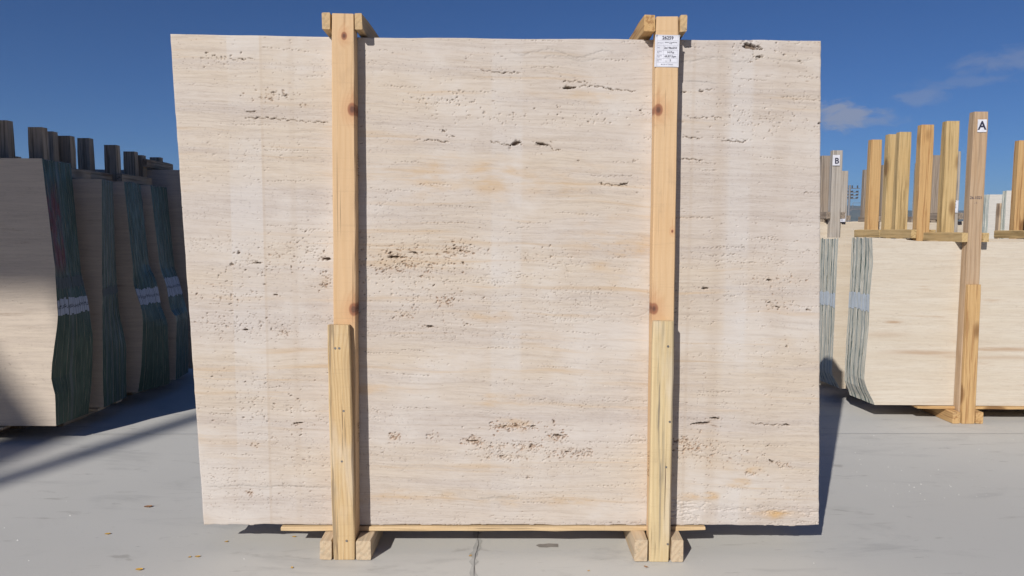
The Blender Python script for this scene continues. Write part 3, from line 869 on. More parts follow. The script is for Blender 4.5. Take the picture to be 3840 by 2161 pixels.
def stamp(parent, x, y, z, h, facing, seed):
    """burnt-in treatment stamp on the side of a post: rows of short worn strokes"""
    r = random.Random(seed)
    V, F = [], []
    for row in range(2):
        zz = 0.0
        while zz < h:
            l = r.uniform(0.004, 0.012)
            if r.random() < 0.75:
                y0 = -0.014 + row * 0.016 + r.uniform(0, 0.003)
                y1 = y0 + r.uniform(0.004, 0.011)
                k = len(V)
                V += [(0, y0, zz), (0, y1, zz), (0, y1, zz + l * 0.5), (0, y0, zz + l * 0.5)]
                F.append((k, k + 1, k + 2, k + 3) if facing > 0 else (k + 3, k + 2, k + 1, k))
            zz += l
    return sub(mesh_obj('stamp_mark', V, F, STAMP), parent, (x, y, z))


def upright(name, parent, xt, xb, yc, ztop, wd, th, mat, z0=0.0, **kw):
    """a post given by the x of its top and foot"""
    ang = math.atan2(xt - xb, ztop - z0)
    return timber(name, wd, th, (ztop - z0) / math.cos(ang), mat, parent, (xb, yc, z0), (0, ang, 0), **kw)


PLANK = wood('pine_plank_pale', (0.60, 0.45, 0.27), (0.50, 0.35, 0.19), streak=0.3, streak_col=(0.3, 0.22, 0.14), grain=0.4)
mf = empty('timber_frame', (-0.03, 2.90, 0.0))
tag(mf, 'fresh pine frame with two tall front posts clamping the big pitted slab', 'timber frame')
post_l = upright('post', mf, -0.638, -0.655, 2.7045, 2.104, 0.086, 0.059, FRESH_L, wane=0.003)
post_r = upright('post', mf, 0.575, 0.594, 2.7045, 2.1, 0.086, 0.059, FRESH_R)
upright('post', mf, -0.64, -0.65, 3.064, 2.10, 0.086, 0.059, ORANGE)
upright('post', mf, 0.58, 0.59, 3.064, 2.10, 0.086, 0.059, ORANGE)
cl = upright('cleat', mf, -0.666, -0.655, 2.6595, 0.934, 0.086, 0.030, CLEAT_L, z0=0.002)
cr_ = upright('cleat', mf, 0.582, 0.587, 2.6595, 0.957, 0.083, 0.030, CLEAT_R, z0=0.002, ch=0.006)
for pt, x, zs in ((cl, -0.662, (0.845, 0.60, 0.40, 0.08)), (cr_, 0.60, (0.86, 0.565, 0.385, 0.075))):
    for k, z in enumerate(zs):
        nail(pt, x + (0.012 if k % 2 else 0.0) + k * 0.002, 2.6445, z)
nail(cl, -0.678, 2.6445, 0.845)
for (x, wd, m) in ((-0.7005, 0.034, CAP), (-0.5795, 0.030, CAP), (0.508, 0.046, ORANGE), (0.6345, 0.030, CAP)):
    timber('cap_beam', wd, 0.064, 0.44, m, mf, (x, 2.674, 2.075), ALONG_Y, jit=0.0014)
for (x, wd, h) in ((-0.7265, 0.050, 0.081), (-0.5775, 0.062, 0.081), (0.514, 0.056, 0.093), (0.657, 0.050, 0.093)):
    timber('skid', wd, h, 0.52, SKID, mf, (x, 2.645, h / 2 + 0.001), ALONG_Y, ch=0.004, jit=0.0016)
for y in (2.762, 2.96):
    timber('base_plank', 0.018, 0.075, 1.717, PLANK, mf, (-0.929, y, 0.0905), (0, math.pi / 2 - 0.0068, 0), jit=0.0015)
stamp(post_l, -0.5935, 2.705, 1.50, 0.09, 1, 1)
stamp(post_l, -0.6045, 2.705, 0.45, 0.09, 1, 2)
stamp(post_r, 0.5385, 2.705, 1.50, 0.09, -1, 4)
stamp(post_r, 0.5465, 2.705, 0.33, 0.10, -1, 5)


def make_frame(label, D, T, H, lines, cap_mat, skid_mat=SKID, plank=None, xs=None, skid_w=0.05, pw=0.095, cleat_mat=None):
    """lines: (front x, front top, front mat, back x, back top, back mat); one line per pair of posts"""
    f = empty('timber_frame', (sum(l[0] for l in lines) / len(lines), D + T / 2, 0.0))
    tag(f, label, 'timber frame')
    for (xf, zf, mfm, xb, zbk, mb) in lines:
        upright('post', f, xf, xf + 0.012, D - 0.032, zf, pw, 0.06, mfm)
        upright('post', f, xb, xb + 0.006, D + T + 0.033, zbk, pw, 0.06, mb)
        upright('cleat', f, xf + 0.004, xf + 0.018, D - 0.078, 0.955, 0.09, 0.028, cleat_mat or mfm, z0=0.002)
        for s in (-1, 1):
            timber('cap_beam', 0.042, 0.066, T + 0.15, cap_mat, f, (xf + s * (pw / 2 + 0.024), D - 0.075, H + 0.040), ALONG_Y, jit=0.0015)
            timber('skid', skid_w, 0.082, T + 0.24, skid_mat, f, (xf + 0.014 + s * (pw / 2 + skid_w / 2 + 0.004), D - 0.09, 0.042), ALONG_Y, jit=0.0015)
    x0, x1 = plank if plank else (min(l[0] for l in lines) - 0.3, max(l[0] for l in lines) + 0.3)
    for y in (D + 0.02, D + T - 0.06):
        timber('base_plank', 0.018, 0.08, x1 - x0, skid_mat, f, (x0, y, 0.093), ALONG_X, jit=0.0012)
    return f


# ------------------------------------------------------------------ bundles of slabs
def make_bundle(key, D, n, H, W, side, pf, pb, stone_m, edges, jit=0.004, top=None, z0=0.106, band=None, dull=None,
                front_label=None, rest_label=None, group=None, gap=SLAB_PITCH, front_stone=None, thick=0.0194):
    """side=+1: the visible sawn edge is the +x end and the slab reaches W towards -x; side=-1 the other way.
    pf, pb: (z, x) outline of that edge for the front and the back slab of the bundle"""
    pf = sorted(pf)
    pb = sorted(pb)
    for i in range(n):
        r = random.Random(hash(key) % 1000 + i * 17 if False else sum(map(ord, key)) * 31 + i * 17)
        t, t2 = i / n, (i + 1) / n
        m = 34
        h = H + r.uniform(-0.006, 0.006)
        off = r.uniform(-jit, jit)
        ph = [r.uniform(0, 6.28) for _ in range(4)]
        edge, edge2 = [], []
        for k in range(m):
            z = z0 + (h - z0) * k / (m - 1)
            a = float(np.interp(z, [p[0] for p in pf], [p[1] for p in pf]))
            b_ = float(np.interp(z, [p[0] for p in pb], [p[1] for p in pb]))
            w_ = 0.5 * jit * (math.sin(z * 19 + ph[0]) + 0.6 * math.sin(z * 47 + ph[1]) + 0.5 * math.sin(z * 93 + ph[2])) + r.uniform(-0.3, 0.3) * jit
            edge.append((a + (b_ - a) * t + off + w_, z))
            edge2.append((a + (b_ - a) * t2 + off + w_, z))
        xo = edge[m // 2][0]
        tops = []
        for k in range(1, 13):
            s = k / 13
            x = edge[-1][0] - side * W * s
            zz = h + r.uniform(-0.002, 0.002)
            if top:
                zz = h + float(np.interp(x, [p[0] for p in top], [p[1] for p in top])) + r.uniform(-0.002, 0.002)
            tops.append((x, zz))
        far = [(xo - side * W, h), (xo - side * W, z0)]
        bots = [(edge[0][0] - side * W * k / 6, z0 + r.uniform(-0.002, 0.001)) for k in range(5, 0, -1)]
        loop = edge + tops + far + bots
        q = len(loop)
        V = [(x - xo, 0.0, z - z0) for x, z in loop] + [(x - xo, thick, z - z0) for x, z in edge2 + loop[m:]]
        fr = tuple(range(q))
        bk = tuple(range(2 * q - 1, q - 1, -1))
        F, fm = [fr, bk] if side > 0 else [fr[::-1], bk[::-1]], [0, 0]
        for k in range(q):
            k2 = (k + 1) % q
            F.append((k, k + q, k2 + q, k2) if side > 0 else (k2, k2 + q, k + q, k))
            fm.append(1 if k < m - 1 else 0)
        y = D + i * gap
        em = edges(i, r)
        o = mesh_obj('travertine_sheet', V, F, [front_stone if front_stone and i == 0 else stone_m, em], None, (xo, y, z0), fmat=fm)
        if i == 0:
            tag(o, front_label, 'stone slab', group)
        else:
            tag(o, rest_label.format(n=ORD[i]), 'stone slab', group)
        for spec in (band, dull):
            if not spec:
                continue
            zlo, zhi, bm, part = spec
            zlo, zhi = zlo + r.uniform(-0.008, 0.008), zhi + r.uniform(-0.008, 0.008)
            zc = (zlo + zhi) / 2
            BV, BF = [], []
            for k in range(7):
                z = zlo + (zhi - zlo) * k / 6
                x = float(np.interp(z, [e[1] for e in edge], [e[0] for e in edge])) + side * 0.0022
                x2 = float(np.interp(z, [e[1] for e in edge2], [e[0] for e in edge2])) + side * 0.0022
                BV += [(x - xo, 0.0006, z - zc), (x2 - xo, thick - 0.0005, z - zc)]
            for k in range(6):
                f4 = (2 * k, 2 * k + 1, 2 * k + 3, 2 * k + 2)
                BF.append(f4 if side > 0 else f4[::-1])
            mesh_obj(part, BV, BF, bm, o, (0, 0, zc - z0))


# left-hand row, edges to the right
L1f = [(1.7, -2.755), (1.07, -2.709), (.84, -2.706), (.764, -2.705), (.49, -2.753), (.389, -2.765), (.294, -2.744), (.106, -2.748)]
L1b = [(1.706, -2.77), (1.006, -2.736), (.859, -2.705), (.606, -2.678), (.308, -2.699), (.084, -2.734)]
L2f = [(1.605, -2.667), (1.047, -2.688), (.277, -2.715), (.084, -2.718)]
L2b = [(1.626, -2.762), (1.031, -2.765), (.715, -2.755), (.487, -2.714), (.071, -2.728)]
L3f = [(1.636, -2.768), (1.024, -2.727), (.904, -2.729), (.717, -2.676), (.624, -2.668), (.274, -2.695), (.104, -2.725)]
L3b = [(1.612, -2.804), (1.008, -2.76), (.912, -2.712), (.714, -2.683), (.585, -2.636), (.133, -2.636)]
L4f = [(1.626, -2.802), (1.002, -2.751), (.85, -2.706), (.668, -2.681), (.599, -2.634), (.124, -2.656)]
L4b = [(1.638, -2.821), (.986, -2.778), (.825, -2.734), (.594, -2.676), (.094, -2.692)]
L5f = [(1.79, -2.72), (.1, -2.72)]


def e_l1(i, r):
    return EDGE_LR if i < 6 else (EDGE_GREY if i == 6 else EDGE_L)


def e_l2(i, r):
    return EDGE_GREY if i in (2, 5, 8, 11) else EDGE_L


def e_l(i, r):
    return EDGE_L


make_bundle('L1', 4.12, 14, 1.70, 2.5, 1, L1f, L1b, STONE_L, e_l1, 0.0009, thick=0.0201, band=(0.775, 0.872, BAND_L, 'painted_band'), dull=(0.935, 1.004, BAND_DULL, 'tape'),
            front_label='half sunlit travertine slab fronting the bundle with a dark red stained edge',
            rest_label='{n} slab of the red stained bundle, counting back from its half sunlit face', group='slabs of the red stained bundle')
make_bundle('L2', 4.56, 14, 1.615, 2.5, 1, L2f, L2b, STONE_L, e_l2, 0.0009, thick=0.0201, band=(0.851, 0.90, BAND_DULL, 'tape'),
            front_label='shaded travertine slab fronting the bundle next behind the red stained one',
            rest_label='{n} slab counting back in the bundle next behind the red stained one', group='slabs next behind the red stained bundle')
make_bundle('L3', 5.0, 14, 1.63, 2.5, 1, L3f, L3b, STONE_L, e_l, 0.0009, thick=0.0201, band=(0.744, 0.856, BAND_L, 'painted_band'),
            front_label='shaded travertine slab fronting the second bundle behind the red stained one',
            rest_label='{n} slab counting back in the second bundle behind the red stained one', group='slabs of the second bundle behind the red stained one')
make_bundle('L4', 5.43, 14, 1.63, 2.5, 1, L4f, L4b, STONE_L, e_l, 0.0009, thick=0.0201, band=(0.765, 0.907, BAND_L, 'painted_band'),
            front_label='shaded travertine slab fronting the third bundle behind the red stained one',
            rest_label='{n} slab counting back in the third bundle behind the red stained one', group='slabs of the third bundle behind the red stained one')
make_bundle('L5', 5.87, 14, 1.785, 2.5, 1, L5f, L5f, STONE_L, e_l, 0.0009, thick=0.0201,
            front_label='tall dark shaded travertine slab fronting the rearmost bundle of the shaded row',
            rest_label='{n} slab counting back in the rearmost bundle of the shaded row', group='slabs of the rearmost shaded bundle')
T14 = 14 * SLAB_PITCH
for lab, D, H, xf, zf, xb, zb in (
        ('shaded timber frame holding the bundle with the dark red stained edge', 4.12, 1.71, -3.36, 1.96, -3.205, 1.966),
        ('shaded timber frame of the bundle next behind the red stained one', 4.56, 1.622, -3.045, 1.937, -3.21, 1.959),
        ('shaded timber frame of the second bundle behind the red stained one', 5.0, 1.64, -3.145, 1.941, -3.225, 1.971),
        ('shaded timber frame of the third bundle behind the red stained one', 5.43, 1.64, -3.068, 1.93, -3.12, 1.92),
        ('shaded timber frame of the rearmost bundle in the shaded row', 5.87, 1.795, -3.10, 1.90, -3.135, 1.919)):
    make_frame(lab, D, T14, H, [(xf, zf, BROWN, xb, zb, BROWN), (xf - 1.25, zf, BROWN, xb - 1.25, zb, BROWN)], BROWN)

# right-hand row, edges to the left
Af = [(1.266, 2.453), (1.093, 2.467), (.858, 2.456), (.635, 2.459), (.38, 2.445), (.274, 2.446), (.193, 2.48), (.114, 2.526)]
Ab = [(1.243, 2.457), (.83, 2.458), (.594, 2.452), (.323, 2.449), (.207, 2.452), (.118, 2.494)]
R2f = [(1.246, 2.457), (.789, 2.455), (.392, 2.455), (.223, 2.451), (.109, 2.52)]
R2b = [(1.25, 2.45), (.6, 2.46), (.2, 2.47), (.1, 2.50)]


def e_r(i, r):
    return EDGE_RC if 'CCGCGCCGCCGCGC'[i] == 'C' else EDGE_R


def e_w(i, r):
    return EDGE_WG if i in (3, 4) else EDGE_W


def e_w2(i, r):
    return EDGE_WG if i == 1 else EDGE_W


TOPA = [(2.4, 0.0), (2.456, 0.0), (2.714, -0.011), (2.796, -0.028), (3.07, -0.022), (5, -0.03)]
make_bundle('A', 4.76, 14, 1.262, 2.4, -1, Af, Ab, STONE_R, e_r, 0.0010, thick=0.0188, top=TOPA, front_stone=STONE_A, band=(0.76, 0.876, BAND_R, 'painted_band'),
            front_label='sunlit cream travertine slab with brown veins behind the post lettered A',
            rest_label='{n} slab counting back in the bundle whose post is lettered A', group='slabs of the bundle lettered A')
make_bundle('R2', 5.26, 14, 1.252, 2.4, -1, R2f, R2b, STONE_R, e_r, 0.0010, thick=0.0188, band=(0.734, 0.837, BAND_R, 'painted_band'),
            front_label='cream travertine slab fronting the bundle next behind the one lettered A',
            rest_label='{n} slab counting back in the bundle next behind the one lettered A', group='slabs next behind the bundle lettered A')
make_bundle('R3', 5.76, 13, 1.25, 2.4, -1, R2f, R2b, STONE_R, e_r, 0.0010, thick=0.0188,
            front_label='cream slab fronting the second bundle behind the one lettered A',
            rest_label='{n} slab counting back in the second bundle behind the one lettered A', group='slabs of the second bundle behind the one lettered A')
R4p = [(1.42, 2.40), (.1, 2.45)]
for key, D, H, nm in (('R4', 6.66, 1.41, 'the bundle lettered B'), ('R5', 7.33, 1.385, 'the bundle next behind the one lettered B'),
                      ('R6', 8.02, 1.405, 'the second bundle behind the one lettered B'), ('R7', 8.83, 1.43, 'the third bundle behind the one lettered B')):
    make_bundle(key, D, 14, H, 2.0 if key == 'R4' else 2.2, -1, R4p, R4p, STONE_R, e_r, 0.0010, thick=0.0188, top=[(2, -0.02), (3.6, -0.012), (4.0, -0.02), (4.5, 0.012), (5, 0.0)],
                front_label='cream travertine slab fronting ' + nm, rest_label='{n} slab counting back in ' + nm, group='slabs of ' + nm)

CAPO = ORANGE
make_frame('timber frame of yellow and reddish posts, front post carrying the letter A', 4.76, T14, 1.232,
           [(3.107, 2.104, RED, 3.146, 2.098, YELLOW), (4.38, 2.10, ORANGE, 4.40, 2.09, YELLOW)], YELLOW, ORANGE, plank=(2.816, 4.8), skid_w=0.055, cleat_mat=ORANGE)
make_frame('orange and yellow timber frame next behind the one lettered A', 5.26, T14, 1.252,
           [(3.051, 2.093, ORANGE, 3.088, 2.09, YELLOW), (4.36, 2.09, ORANGE, 4.39, 2.09, ORANGE)], YELLOW, ORANGE)
make_frame('yellow timber frame in the second bundle behind the one lettered A', 5.76, 13 * SLAB_PITCH, 1.252,
           [(3.078, 2.092, YELLOW, 3.11, 2.092, ORANGE), (4.30, 2.09, YELLOW, 4.374, 2.093, ORANGE)], YELLOW, ORANGE)
make_frame('weathered grey timber frame, front post carrying the letter B', 6.66, T14, 1.42,
           [(3.042, 2.065, SILVER, 3.10, 2.054, GREY), (4.150, 2.062, SILVER, 4.185, 2.065, GREY)], GREY, GREY)
make_frame('weathered silver timber frame next behind the one lettered B', 7.33, T14, 1.395,
           [(3.05, 2.06, SILVER, 3.08, 2.06, SILVER), (4.22, 2.02, SILVER, 4.214, 2.065, SILVER)], GREY, GREY, pw=0.085)
make_frame('weathered grey timber frame, second behind the one lettered B', 8.02, T14, 1.415,
           [(3.05, 2.06, GREY, 3.08, 2.06, GREY), (4.228, 2.064, GREY, 4.20, 2.04, GREY)], GREY, GREY, pw=0.085)
make_frame('weathered timber frame third behind the one lettered B, a paper on its post', 8.83, T14, 1.44,
           [(3.05, 2.06, GREY, 3.08, 2.06, GREY), (4.142, 2.064, SILVER, 4.156, 2.065, GREY)], GREY, GREY, pw=0.085)

# taller white bundles further right
W1p = [(1.80, 6.114), (.1, 6.114)]
W2p = [(1.75, 5.209), (.1, 5.209)]
make_bundle('W1', 9.0, 14, 1.795, 2.4, -1, W1p, W1p, STONE_W, e_w, 0.003,
            front_label='tall white slab with pale green edges standing well beyond the post lettered A',
            rest_label='{n} slab counting back in the tall white bundle, edge pale green', group='slabs of the tall white bundle')
make_bundle('W2', 7.4, 3, 1.745, 2.4, -1, W2p, W2p, STONE_W, e_w2, 0.003,
            front_label='white slab fronting the thin stack of three beyond the orange post',
            rest_label='{n} slab counting back in the thin white stack of three', group='slabs of the thin white stack')
make_frame('timber frame behind the tall white slabs', 9.0, T14, 1.80, [(6.9, 2.1, GREY, 6.92, 2.1, GREY), (8.1, 2.1, GREY, 8.1, 2.1, GREY)], GREY, GREY)
make_frame('timber frame around the thin white stack of three slabs', 7.4, 3 * SLAB_PITCH, 1.75, [(5.72, 1.98, ORANGE, 5.238, 1.62, BROWN), (7.1, 2.05, GREY, 7.1, 2.05, GREY)], GREY, GREY)


# ------------------------------------------------------------------ papers and lettering
def text_part(name, s, size, x, z, mat, parent, bold=0.0, align='CENTER', y=-0.0006, sx=1.0):
    cu = bpy.data.curves.new(name, 'FONT')
    cu.body = s
    cu.size = size
    cu.align_x = align
    cu.align_y = 'CENTER'
    cu.offset = bold
    cu.resolution_u = 3
    tmp = bpy.data.objects.new(name, cu)
    COL.objects.link(tmp)
    dg = bpy.context.evaluated_depsgraph_get()
    dg.update()
    me = bpy.data.meshes.new_from_object(tmp.evaluated_get(dg))
    COL.objects.unlink(tmp)
    bpy.data.objects.remove(tmp)
    me.name = name
    me.materials.clear()
    me.materials.append(mat)
    o = bpy.data.objects.new(name, me)
    COL.objects.link(o)
    o.parent = parent
    o.location = (x, y, z)
    o.rotation_euler = (math.pi / 2, 0, 0)
    o.scale = (sx, 1, 1)
    return o


def sheet(x0, x1, z0, z1, y, tilt=0.0, curl=0.004):
    """a sheet of paper, slightly curled, origin at its centre"""
    w_, h_ = (x1 - x0), (z1 - z0)
    V, F = [], []
    n = 8
    for j in range(n + 1):
        for i in range(n + 1):
            u, v = i / n - 0.5, j / n - 0.5
            V.append((u * w_, -curl * (abs(u * 2) ** 3) * (0.4 + abs(v)) * 0.5, v * h_))
    nb = len(V)
    V += [(a, b_ + 0.0004, c) for a, b_, c in V]
    for j in range(n):
        for i in range(n):
            a = j * (n + 1) + i
            F.append((a, a + 1, a + n + 2, a + n + 1))
            F.append((nb + a + n + 1, nb + a + n + 2, nb + a + 1, nb + a))
    return mesh_obj('paper_sheet', V, F, PAPER, None, ((x0 + x1) / 2, y, (z0 + z1) / 2), (0, tilt, 0))


def rule(parent, x0, x1, z0, z1, mat=INK_L):
    return mesh_obj('printed_line', [(x0, -0.0006, z0), (x1, -0.0006, z0), (x1, -0.0006, z1), (x0, -0.0006, z1)], [(0, 1, 2, 3)], mat, parent)


ps = sheet(0.5295, 0.6205, 1.9145, 2.032, 2.6735, 0.012, 0.0015)
tag(ps, 'printed white sheet numbered 26259 on the pine post of the big pitted slab', 'paper label')
W0, H0 = 0.091, 0.1175
L, R_ = -0.0375, 0.0405
zz = [0.0558, 0.0381, 0.0200, 0.0023, -0.0126, -0.0273, -0.0421, -0.0563]
for z in zz:
    rule(ps, L, R_, z - 0.0002, z + 0.0002)
for x in (L, R_):
    rule(ps, x - 0.0002, x + 0.0002, zz[-1], zz[0])
rule(ps, -0.0132, -0.0128, zz[-2], zz[1])
text_part('printed_text', '26259', 0.0170, 0.002, 0.0472, INK, ps, 0.0004)
for i, (a, b_, sb) in enumerate((('PRODUCT', 'VEINCUT TRAVERTINE\nRAW', 0.0046), ('SIZE', '2x196x255', 0.0108), ('BUNDLE\nPCS', '14 Pcs', 0.0104),
                                 ('BUNDLE\nSQM', '69,97 Sqm', 0.0104), ('BUNDLE\nNO', '3', 0.0104))):
    zc = (zz[i + 1] + zz[i + 2]) / 2
    text_part('printed_text', a, 0.0046, L + 0.0012, zc, INK_L, ps, 0.00003, 'LEFT')
    text_part('printed_text', b_, sb, 0.0135, zc, INK, ps, 0.00008 if i == 0 else 0.00022)
text_part('printed_text', 'MADE IN TURKEY', 0.0058, 0.002, (zz[-2] + zz[-1]) / 2, INK_L, ps, 0.00003)
rule(ps, -0.0065, 0.0025, -0.0372, -0.0366, INK)
for s, x in ((1, -0.0395), (-1, 0.0435)):
    mesh_obj('folded_corner', [(x - 0.0035, -0.0022, 0.0588), (x + 0.0035, -0.0022, 0.0588), (x - 0.0035 * s, -0.003, 0.0515)], [(0, 2, 1) if s < 0 else (0, 2, 1)], PAPER_D, ps)

pa = sheet(3.082, 3.142, 1.969, 2.052, 4.6935, -0.02, 0.001)
tag(pa, 'white paper with a black letter A on a tall reddish post', 'paper label')
text_part('printed_text', 'A', 0.078, 0.0, -0.001, INK, pa, 0.0022)
pb_ = sheet(2.991, 3.058, 1.923, 2.021, 6.589, 0.0, 0.001)
tag(pb_, 'white paper with a black letter B on a weathered grey post', 'paper label')
text_part('printed_text', 'B', 0.075, 0.006, -0.008, INK, pb_, 0.0022)
for (x0, x1, z0, z1, y, lab) in ((4.073, 4.168, 1.424, 1.541, 8.760, 'small printed sheet low on the rearmost weathered post behind the B post'),
                                 (4.100, 4.189, 1.492, 1.606, 6.589, 'small printed sheet on the weathered post beside the tall yellow post')):
    p_ = sheet(x0, x1, z0, z1, y, 0.02, 0.002)
    tag(p_, lab, 'paper label')
    rr = random.Random(int(y * 10))
    rule(p_, -0.018, 0.022, 0.043, 0.051, INK)
    for k in range(6):
        z = 0.030 - k * 0.0135
        rule(p_, -0.040, -0.040 + rr.uniform(0.012, 0.022), z, z + 0.0025)
        rule(p_, -0.008, -0.008 + rr.uniform(0.02, 0.046), z, z + 0.0032, INK)
    rule(p_, -0.0135, -0.013, -0.05, 0.04)
fa = [o for o in bpy.data.objects if o.get('label', '').endswith('letter A')][0]
for s_, z_, sz in (('26.1021', 1.536, 0.026), ('- 1', 1.502, 0.018)):
    text_part('handwriting', s_, sz, 3.104 - fa.location.x, z_, INK, fa, 0.0004, y=4.6973 - fa.location.y)

# ------------------------------------------------------------------ things on the ground
LEAF = plain('dry_leaf', (0.62, 0.36, 0.06), 0.7)
LEAF_B = plain('brown_leaf', (0.33, 0.17, 0.08), 0.8)


def leaf(x, y, size, rot, mat, lab):
    r = random.Random(int(x * 1000 + y * 77))
    V, F = [], []
    for k in range(7):
        t = k / 6
        w_ = 0.32 * math.sin(math.pi * (0.04 + 0.92 * t)) ** 0.8 * (1 + r.uniform(-0.15, 0.15))
        zc = 0.10 * abs(t - 0.5) + 0.05
        V += [((t - 0.5) * size, -w_ * size, (zc + 0.13) * size * r.uniform(0.7, 1.2)), ((t - 0.5) * size, 0, zc * size * 0.4 + 0.001), ((t - 0.5) * size, w_ * size, (zc + 0.10) * size)]
    for k in range(6):
        a = 3 * k
        F += [(a, a + 3, a + 4, a + 1), (a + 1, a + 4, a + 5, a + 2)]
    tag(mesh_obj('fallen_leaf', V, F, mat, None, (x, y, 0.001), (0, 0, rot), smooth=True), lab, 'leaf', 'leaves scattered on the concrete')


YL = 'small yellow dry leaf lying on the grey concrete'
for (x, y, s, a) in ((-1.714, 2.865, 0.022, 0.3), (-1.415, 2.556, 0.026, 0.1), (-1.241, 2.665, 0.02, 0.2), (-1.271, 2.662, 0.013, 1.0), (-0.916, 2.85, 0.017, 0.1),
                     (-0.160, 2.687, 0.015, 0.9), (-0.84, 2.58, 0.014, 2.0), (0.30, 2.57, 0.011, 0.4), (-1.182, 2.80, 0.015, 0.7)):
    leaf(x, y, s, a, LEAF, YL)
leaf(-1.693, 3.156, 0.034, 0.25, LEAF_B, 'brown curled dry leaf lying alone on the concrete near the shaded bundles')
leaf(0.526, 2.603, 0.018, -0.7, LEAF_B, 'reddish splinter leaf lying just before the pine skid with white paint')

CHIP = plain('marble_chip', (0.72, 0.71, 0.67), 0.7)
r = random.Random(9)
CV, CF = [], []
for k in range(150):
    if k < 50:
        x, y = r.gauss(2.05, 0.35), r.gauss(3.55, 0.35)
    else:
        x, y = r.uniform(-3.2, 3.6), r.uniform(2.3, 4.6)
    s = r.uniform(0.0012, 0.0036) * (1.5 if r.random() < 0.08 else 1)
    b0 = len(CV)
    a = r.uniform(0, 6)
    for q in range(4):
        CV.append((x + s * math.cos(a + q * 1.57) * r.uniform(0.6, 1.5), y + s * math.sin(a + q * 1.57), 0.0))
    CV.append((x + r.uniform(-.5, .5) * s, y, s * r.uniform(0.5, 1.0)))
    CF += [(b0, b0 + 1, b0 + 4), (b0 + 1, b0 + 2, b0 + 4), (b0 + 2, b0 + 3, b0 + 4), (b0 + 3, b0, b0 + 4)]
tag(mesh_obj('stone_chips', CV, CF, CHIP), 'tiny white stone chips scattered over the concrete', 'gravel', kind='stuff')


# ------------------------------------------------------------------ far utility pole and the gantry crane behind the viewer
def tube(V, F, p, q, rad, n=8):
    p, q = Vector(p), Vector(q)
    d = (q - p).normalized()
    a = d.orthogonal().normalized()
    b_ = d.cross(a)
    k0 = len(V)
    for c in (p, q):
        for k in range(n):
            an = 2 * math.pi * k / n
            V.append(tuple(c + (a * math.cos(an) + b_ * math.sin(an)) * rad))
    for k in range(n):
        k2 = (k + 1) % n
        F.append((k0 + k, k0 + k2, k0 + n + k2, k0 + n + k))
    F.append(tuple(k0 + k for k in range(n - 1, -1, -1)))
    F.append(tuple(k0 + n + k for k in range(n)))


def tube_obj(name, segs, mat, parent):
    V, F = [], []
    for p, q, rad in segs:
        tube(V, F, p, q, rad)
    return mesh_obj(name, V, F, mat, parent, smooth=False)


STEEL = plain('galvanised_steel', (0.20, 0.20, 0.21), 0.6, 0.3)
PORC = plain('insulator', (0.05, 0.045, 0.05), 0.4)
up_ = empty('utility_pole', (48.0, 100.0, 0.0))
tag(up_, 'distant steel power pole with rows of insulators and a small platform', 'utility pole')
tube_obj('pole', [((0, 0, 0), (0, 0, 8.0), 0.16)], STEEL, up_)
for z, l in ((7.55, 1.45), (7.0, 1.3), (6.55, 1.2), (6.1, 1.15)):
    tube_obj('cross_arm', [((-l, 0, z), (l, 0, z), 0.05)], STEEL, up_)
    for x in (0.35, 1.1, -0.35, -1.1):
        tube_obj('insulator', [((x - 0.18, 0, z + 0.10), (x + 0.14, 0, z + 0.16), 0.09)] if z < 7.5 else [((x, 0, z + 0.05), (x, 0, z + 0.42), 0.09)], PORC, up_)
tube_obj('arm_link', [((0.55, 0, 6.1), (0.55, 0, 6.9), 0.035), ((1.15, 0, 6.1), (1.25, 0, 6.95), 0.035), ((0.2, 0, 6.1), (0.2, 0, 6.7), 0.03)], STEEL, up_)
tube_obj('platform', [((0, 0, 4.75), (2.1, 0, 4.75), 0.05), ((0, 0, 4.55), (2.0, 0, 4.6), 0.05), ((0, 0, 4.2), (0.5, 0, 4.55), 0.05)], STEEL, up_)
tube_obj('railing', [((0.55, 0, 4.75), (0.55, 0, 5.5), 0.035), ((1.95, 0, 4.5), (1.95, 0, 5.55), 0.05), ((0.55, 0, 5.5), (1.95, 0, 5.5), 0.025)], STEEL, up_)

CRANE = plain('crane_paint', (0.55, 0.36, 0.06), 0.5)
gc = empty('gantry_crane', (-18.0, -14.0, 0.0))
tag(gc, 'tall yellow gantry crane spanning the yard, its girder and legs throwing blurred shade', 'gantry crane')


def box_obj(name, lo, hi, mat, parent):
    V = [(x, y, z) for z in (lo[2], hi[2]) for y in (lo[1], hi[1]) for x in (lo[0], hi[0])]
    V = [tuple(Vector(v) - parent.location) for v in V]
    return mesh_obj(name, V, [(0, 2, 3, 1), (4, 5, 7, 6), (0, 1, 5, 4), (2, 6, 7, 3), (0, 4, 6, 2), (1, 3, 7, 5)], mat, parent)


box_obj('girder', (-31.0, -14.25, 13.94), (-12.2, -13.75, 17.1), CRANE, gc)
o_ = gc.location


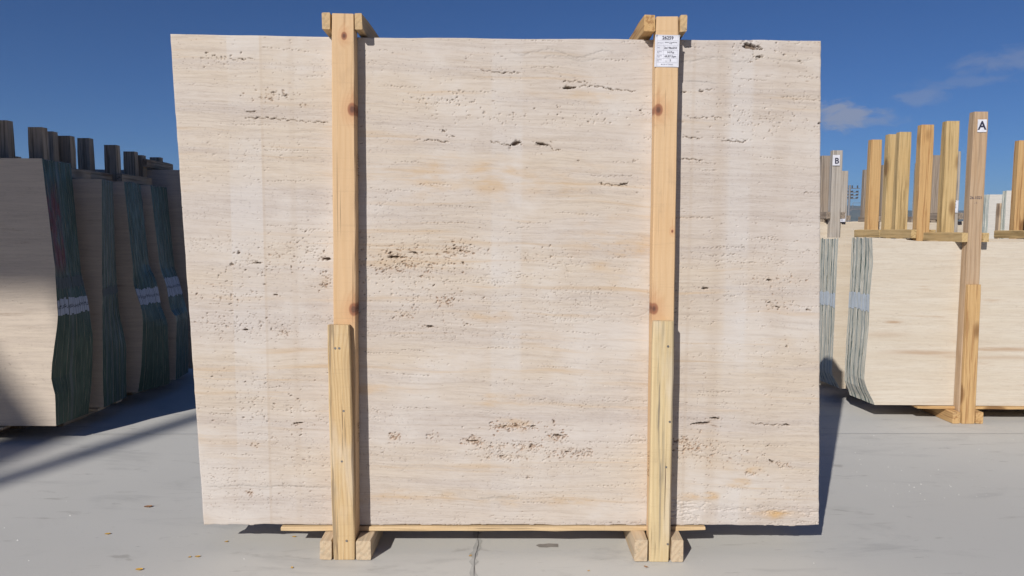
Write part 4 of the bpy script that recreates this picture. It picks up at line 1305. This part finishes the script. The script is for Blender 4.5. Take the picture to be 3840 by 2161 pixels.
def seg(p, q, rad):
    return (Vector(p) - o_, Vector(q) - o_, rad)


tube_obj('leg', [seg((-12.49, -14, 14.2), (-9.14, -14, 0), 0.085)], CRANE, gc)
tube_obj('brace', [seg((-12.19, -14, 12.0), (-13.79, -14, 14.46), 0.19)], CRANE, gc)
tube_obj('leg', [seg((-28.0, -14, 14.2), (-30.5, -14, 0), 0.2)], CRANE, gc)
tube_obj('leg', [seg((-28.0, -14, 14.2), (-26.0, -14, 0), 0.2)], CRANE, gc)

BLOCKER_M = plain('blocker_cladding', (0.27, 0.25, 0.225), 0.8)
BLOCKER_D = plain('blocker_trim', (0.10, 0.11, 0.13), 0.7)
fh = empty('sky_blocker', (0.0, -30.0, 0.0))  # added unseen behind the viewer, only to block low sky light
tag(fh, 'long grey hall shape added out of view to block low sky', 'sky blocker')
box_obj('wall', (-70, -46.0, 0.0), (70, -26.0, 10.5), BLOCKER_M, fh)  # front and body of the added sky blocker
box_obj('blocker_roof', (-70.6, -46.6, 10.5), (70.6, -25.4, 11.0), BLOCKER_D, fh)
for k in range(7):
    box_obj('blocker_door', (-58 + k * 18.0, -26.0, 0.0), (-52 + k * 18.0, -25.9, 5.5), BLOCKER_D, fh)

# ------------------------------------------------------------------ thin air haze over the far hills
hz, ht, hb = new_mat('air')
hz.node_tree.nodes.clear()
pv = hz.node_tree.nodes.new('ShaderNodeVolumePrincipled')
pv.inputs['Color'].default_value = (0.60, 0.75, 0.95, 1.0)
pv.inputs['Density'].default_value = 0.00016
pv.inputs['Anisotropy'].default_value = 0.0
ho = hz.node_tree.nodes.new('ShaderNodeOutputMaterial')
hz.node_tree.links.new(pv.outputs[0], ho.inputs['Volume'])
B = 5100.0
haze = mesh_obj('haze', [(x, y, z) for z in (-3.0, 150.0) for y in (-B, B) for x in (-B, B)],
                [(0, 2, 3, 1), (4, 5, 7, 6), (0, 1, 5, 4), (2, 6, 7, 3), (0, 4, 6, 2), (1, 3, 7, 5)], hz)
tag(haze, kind='stuff')
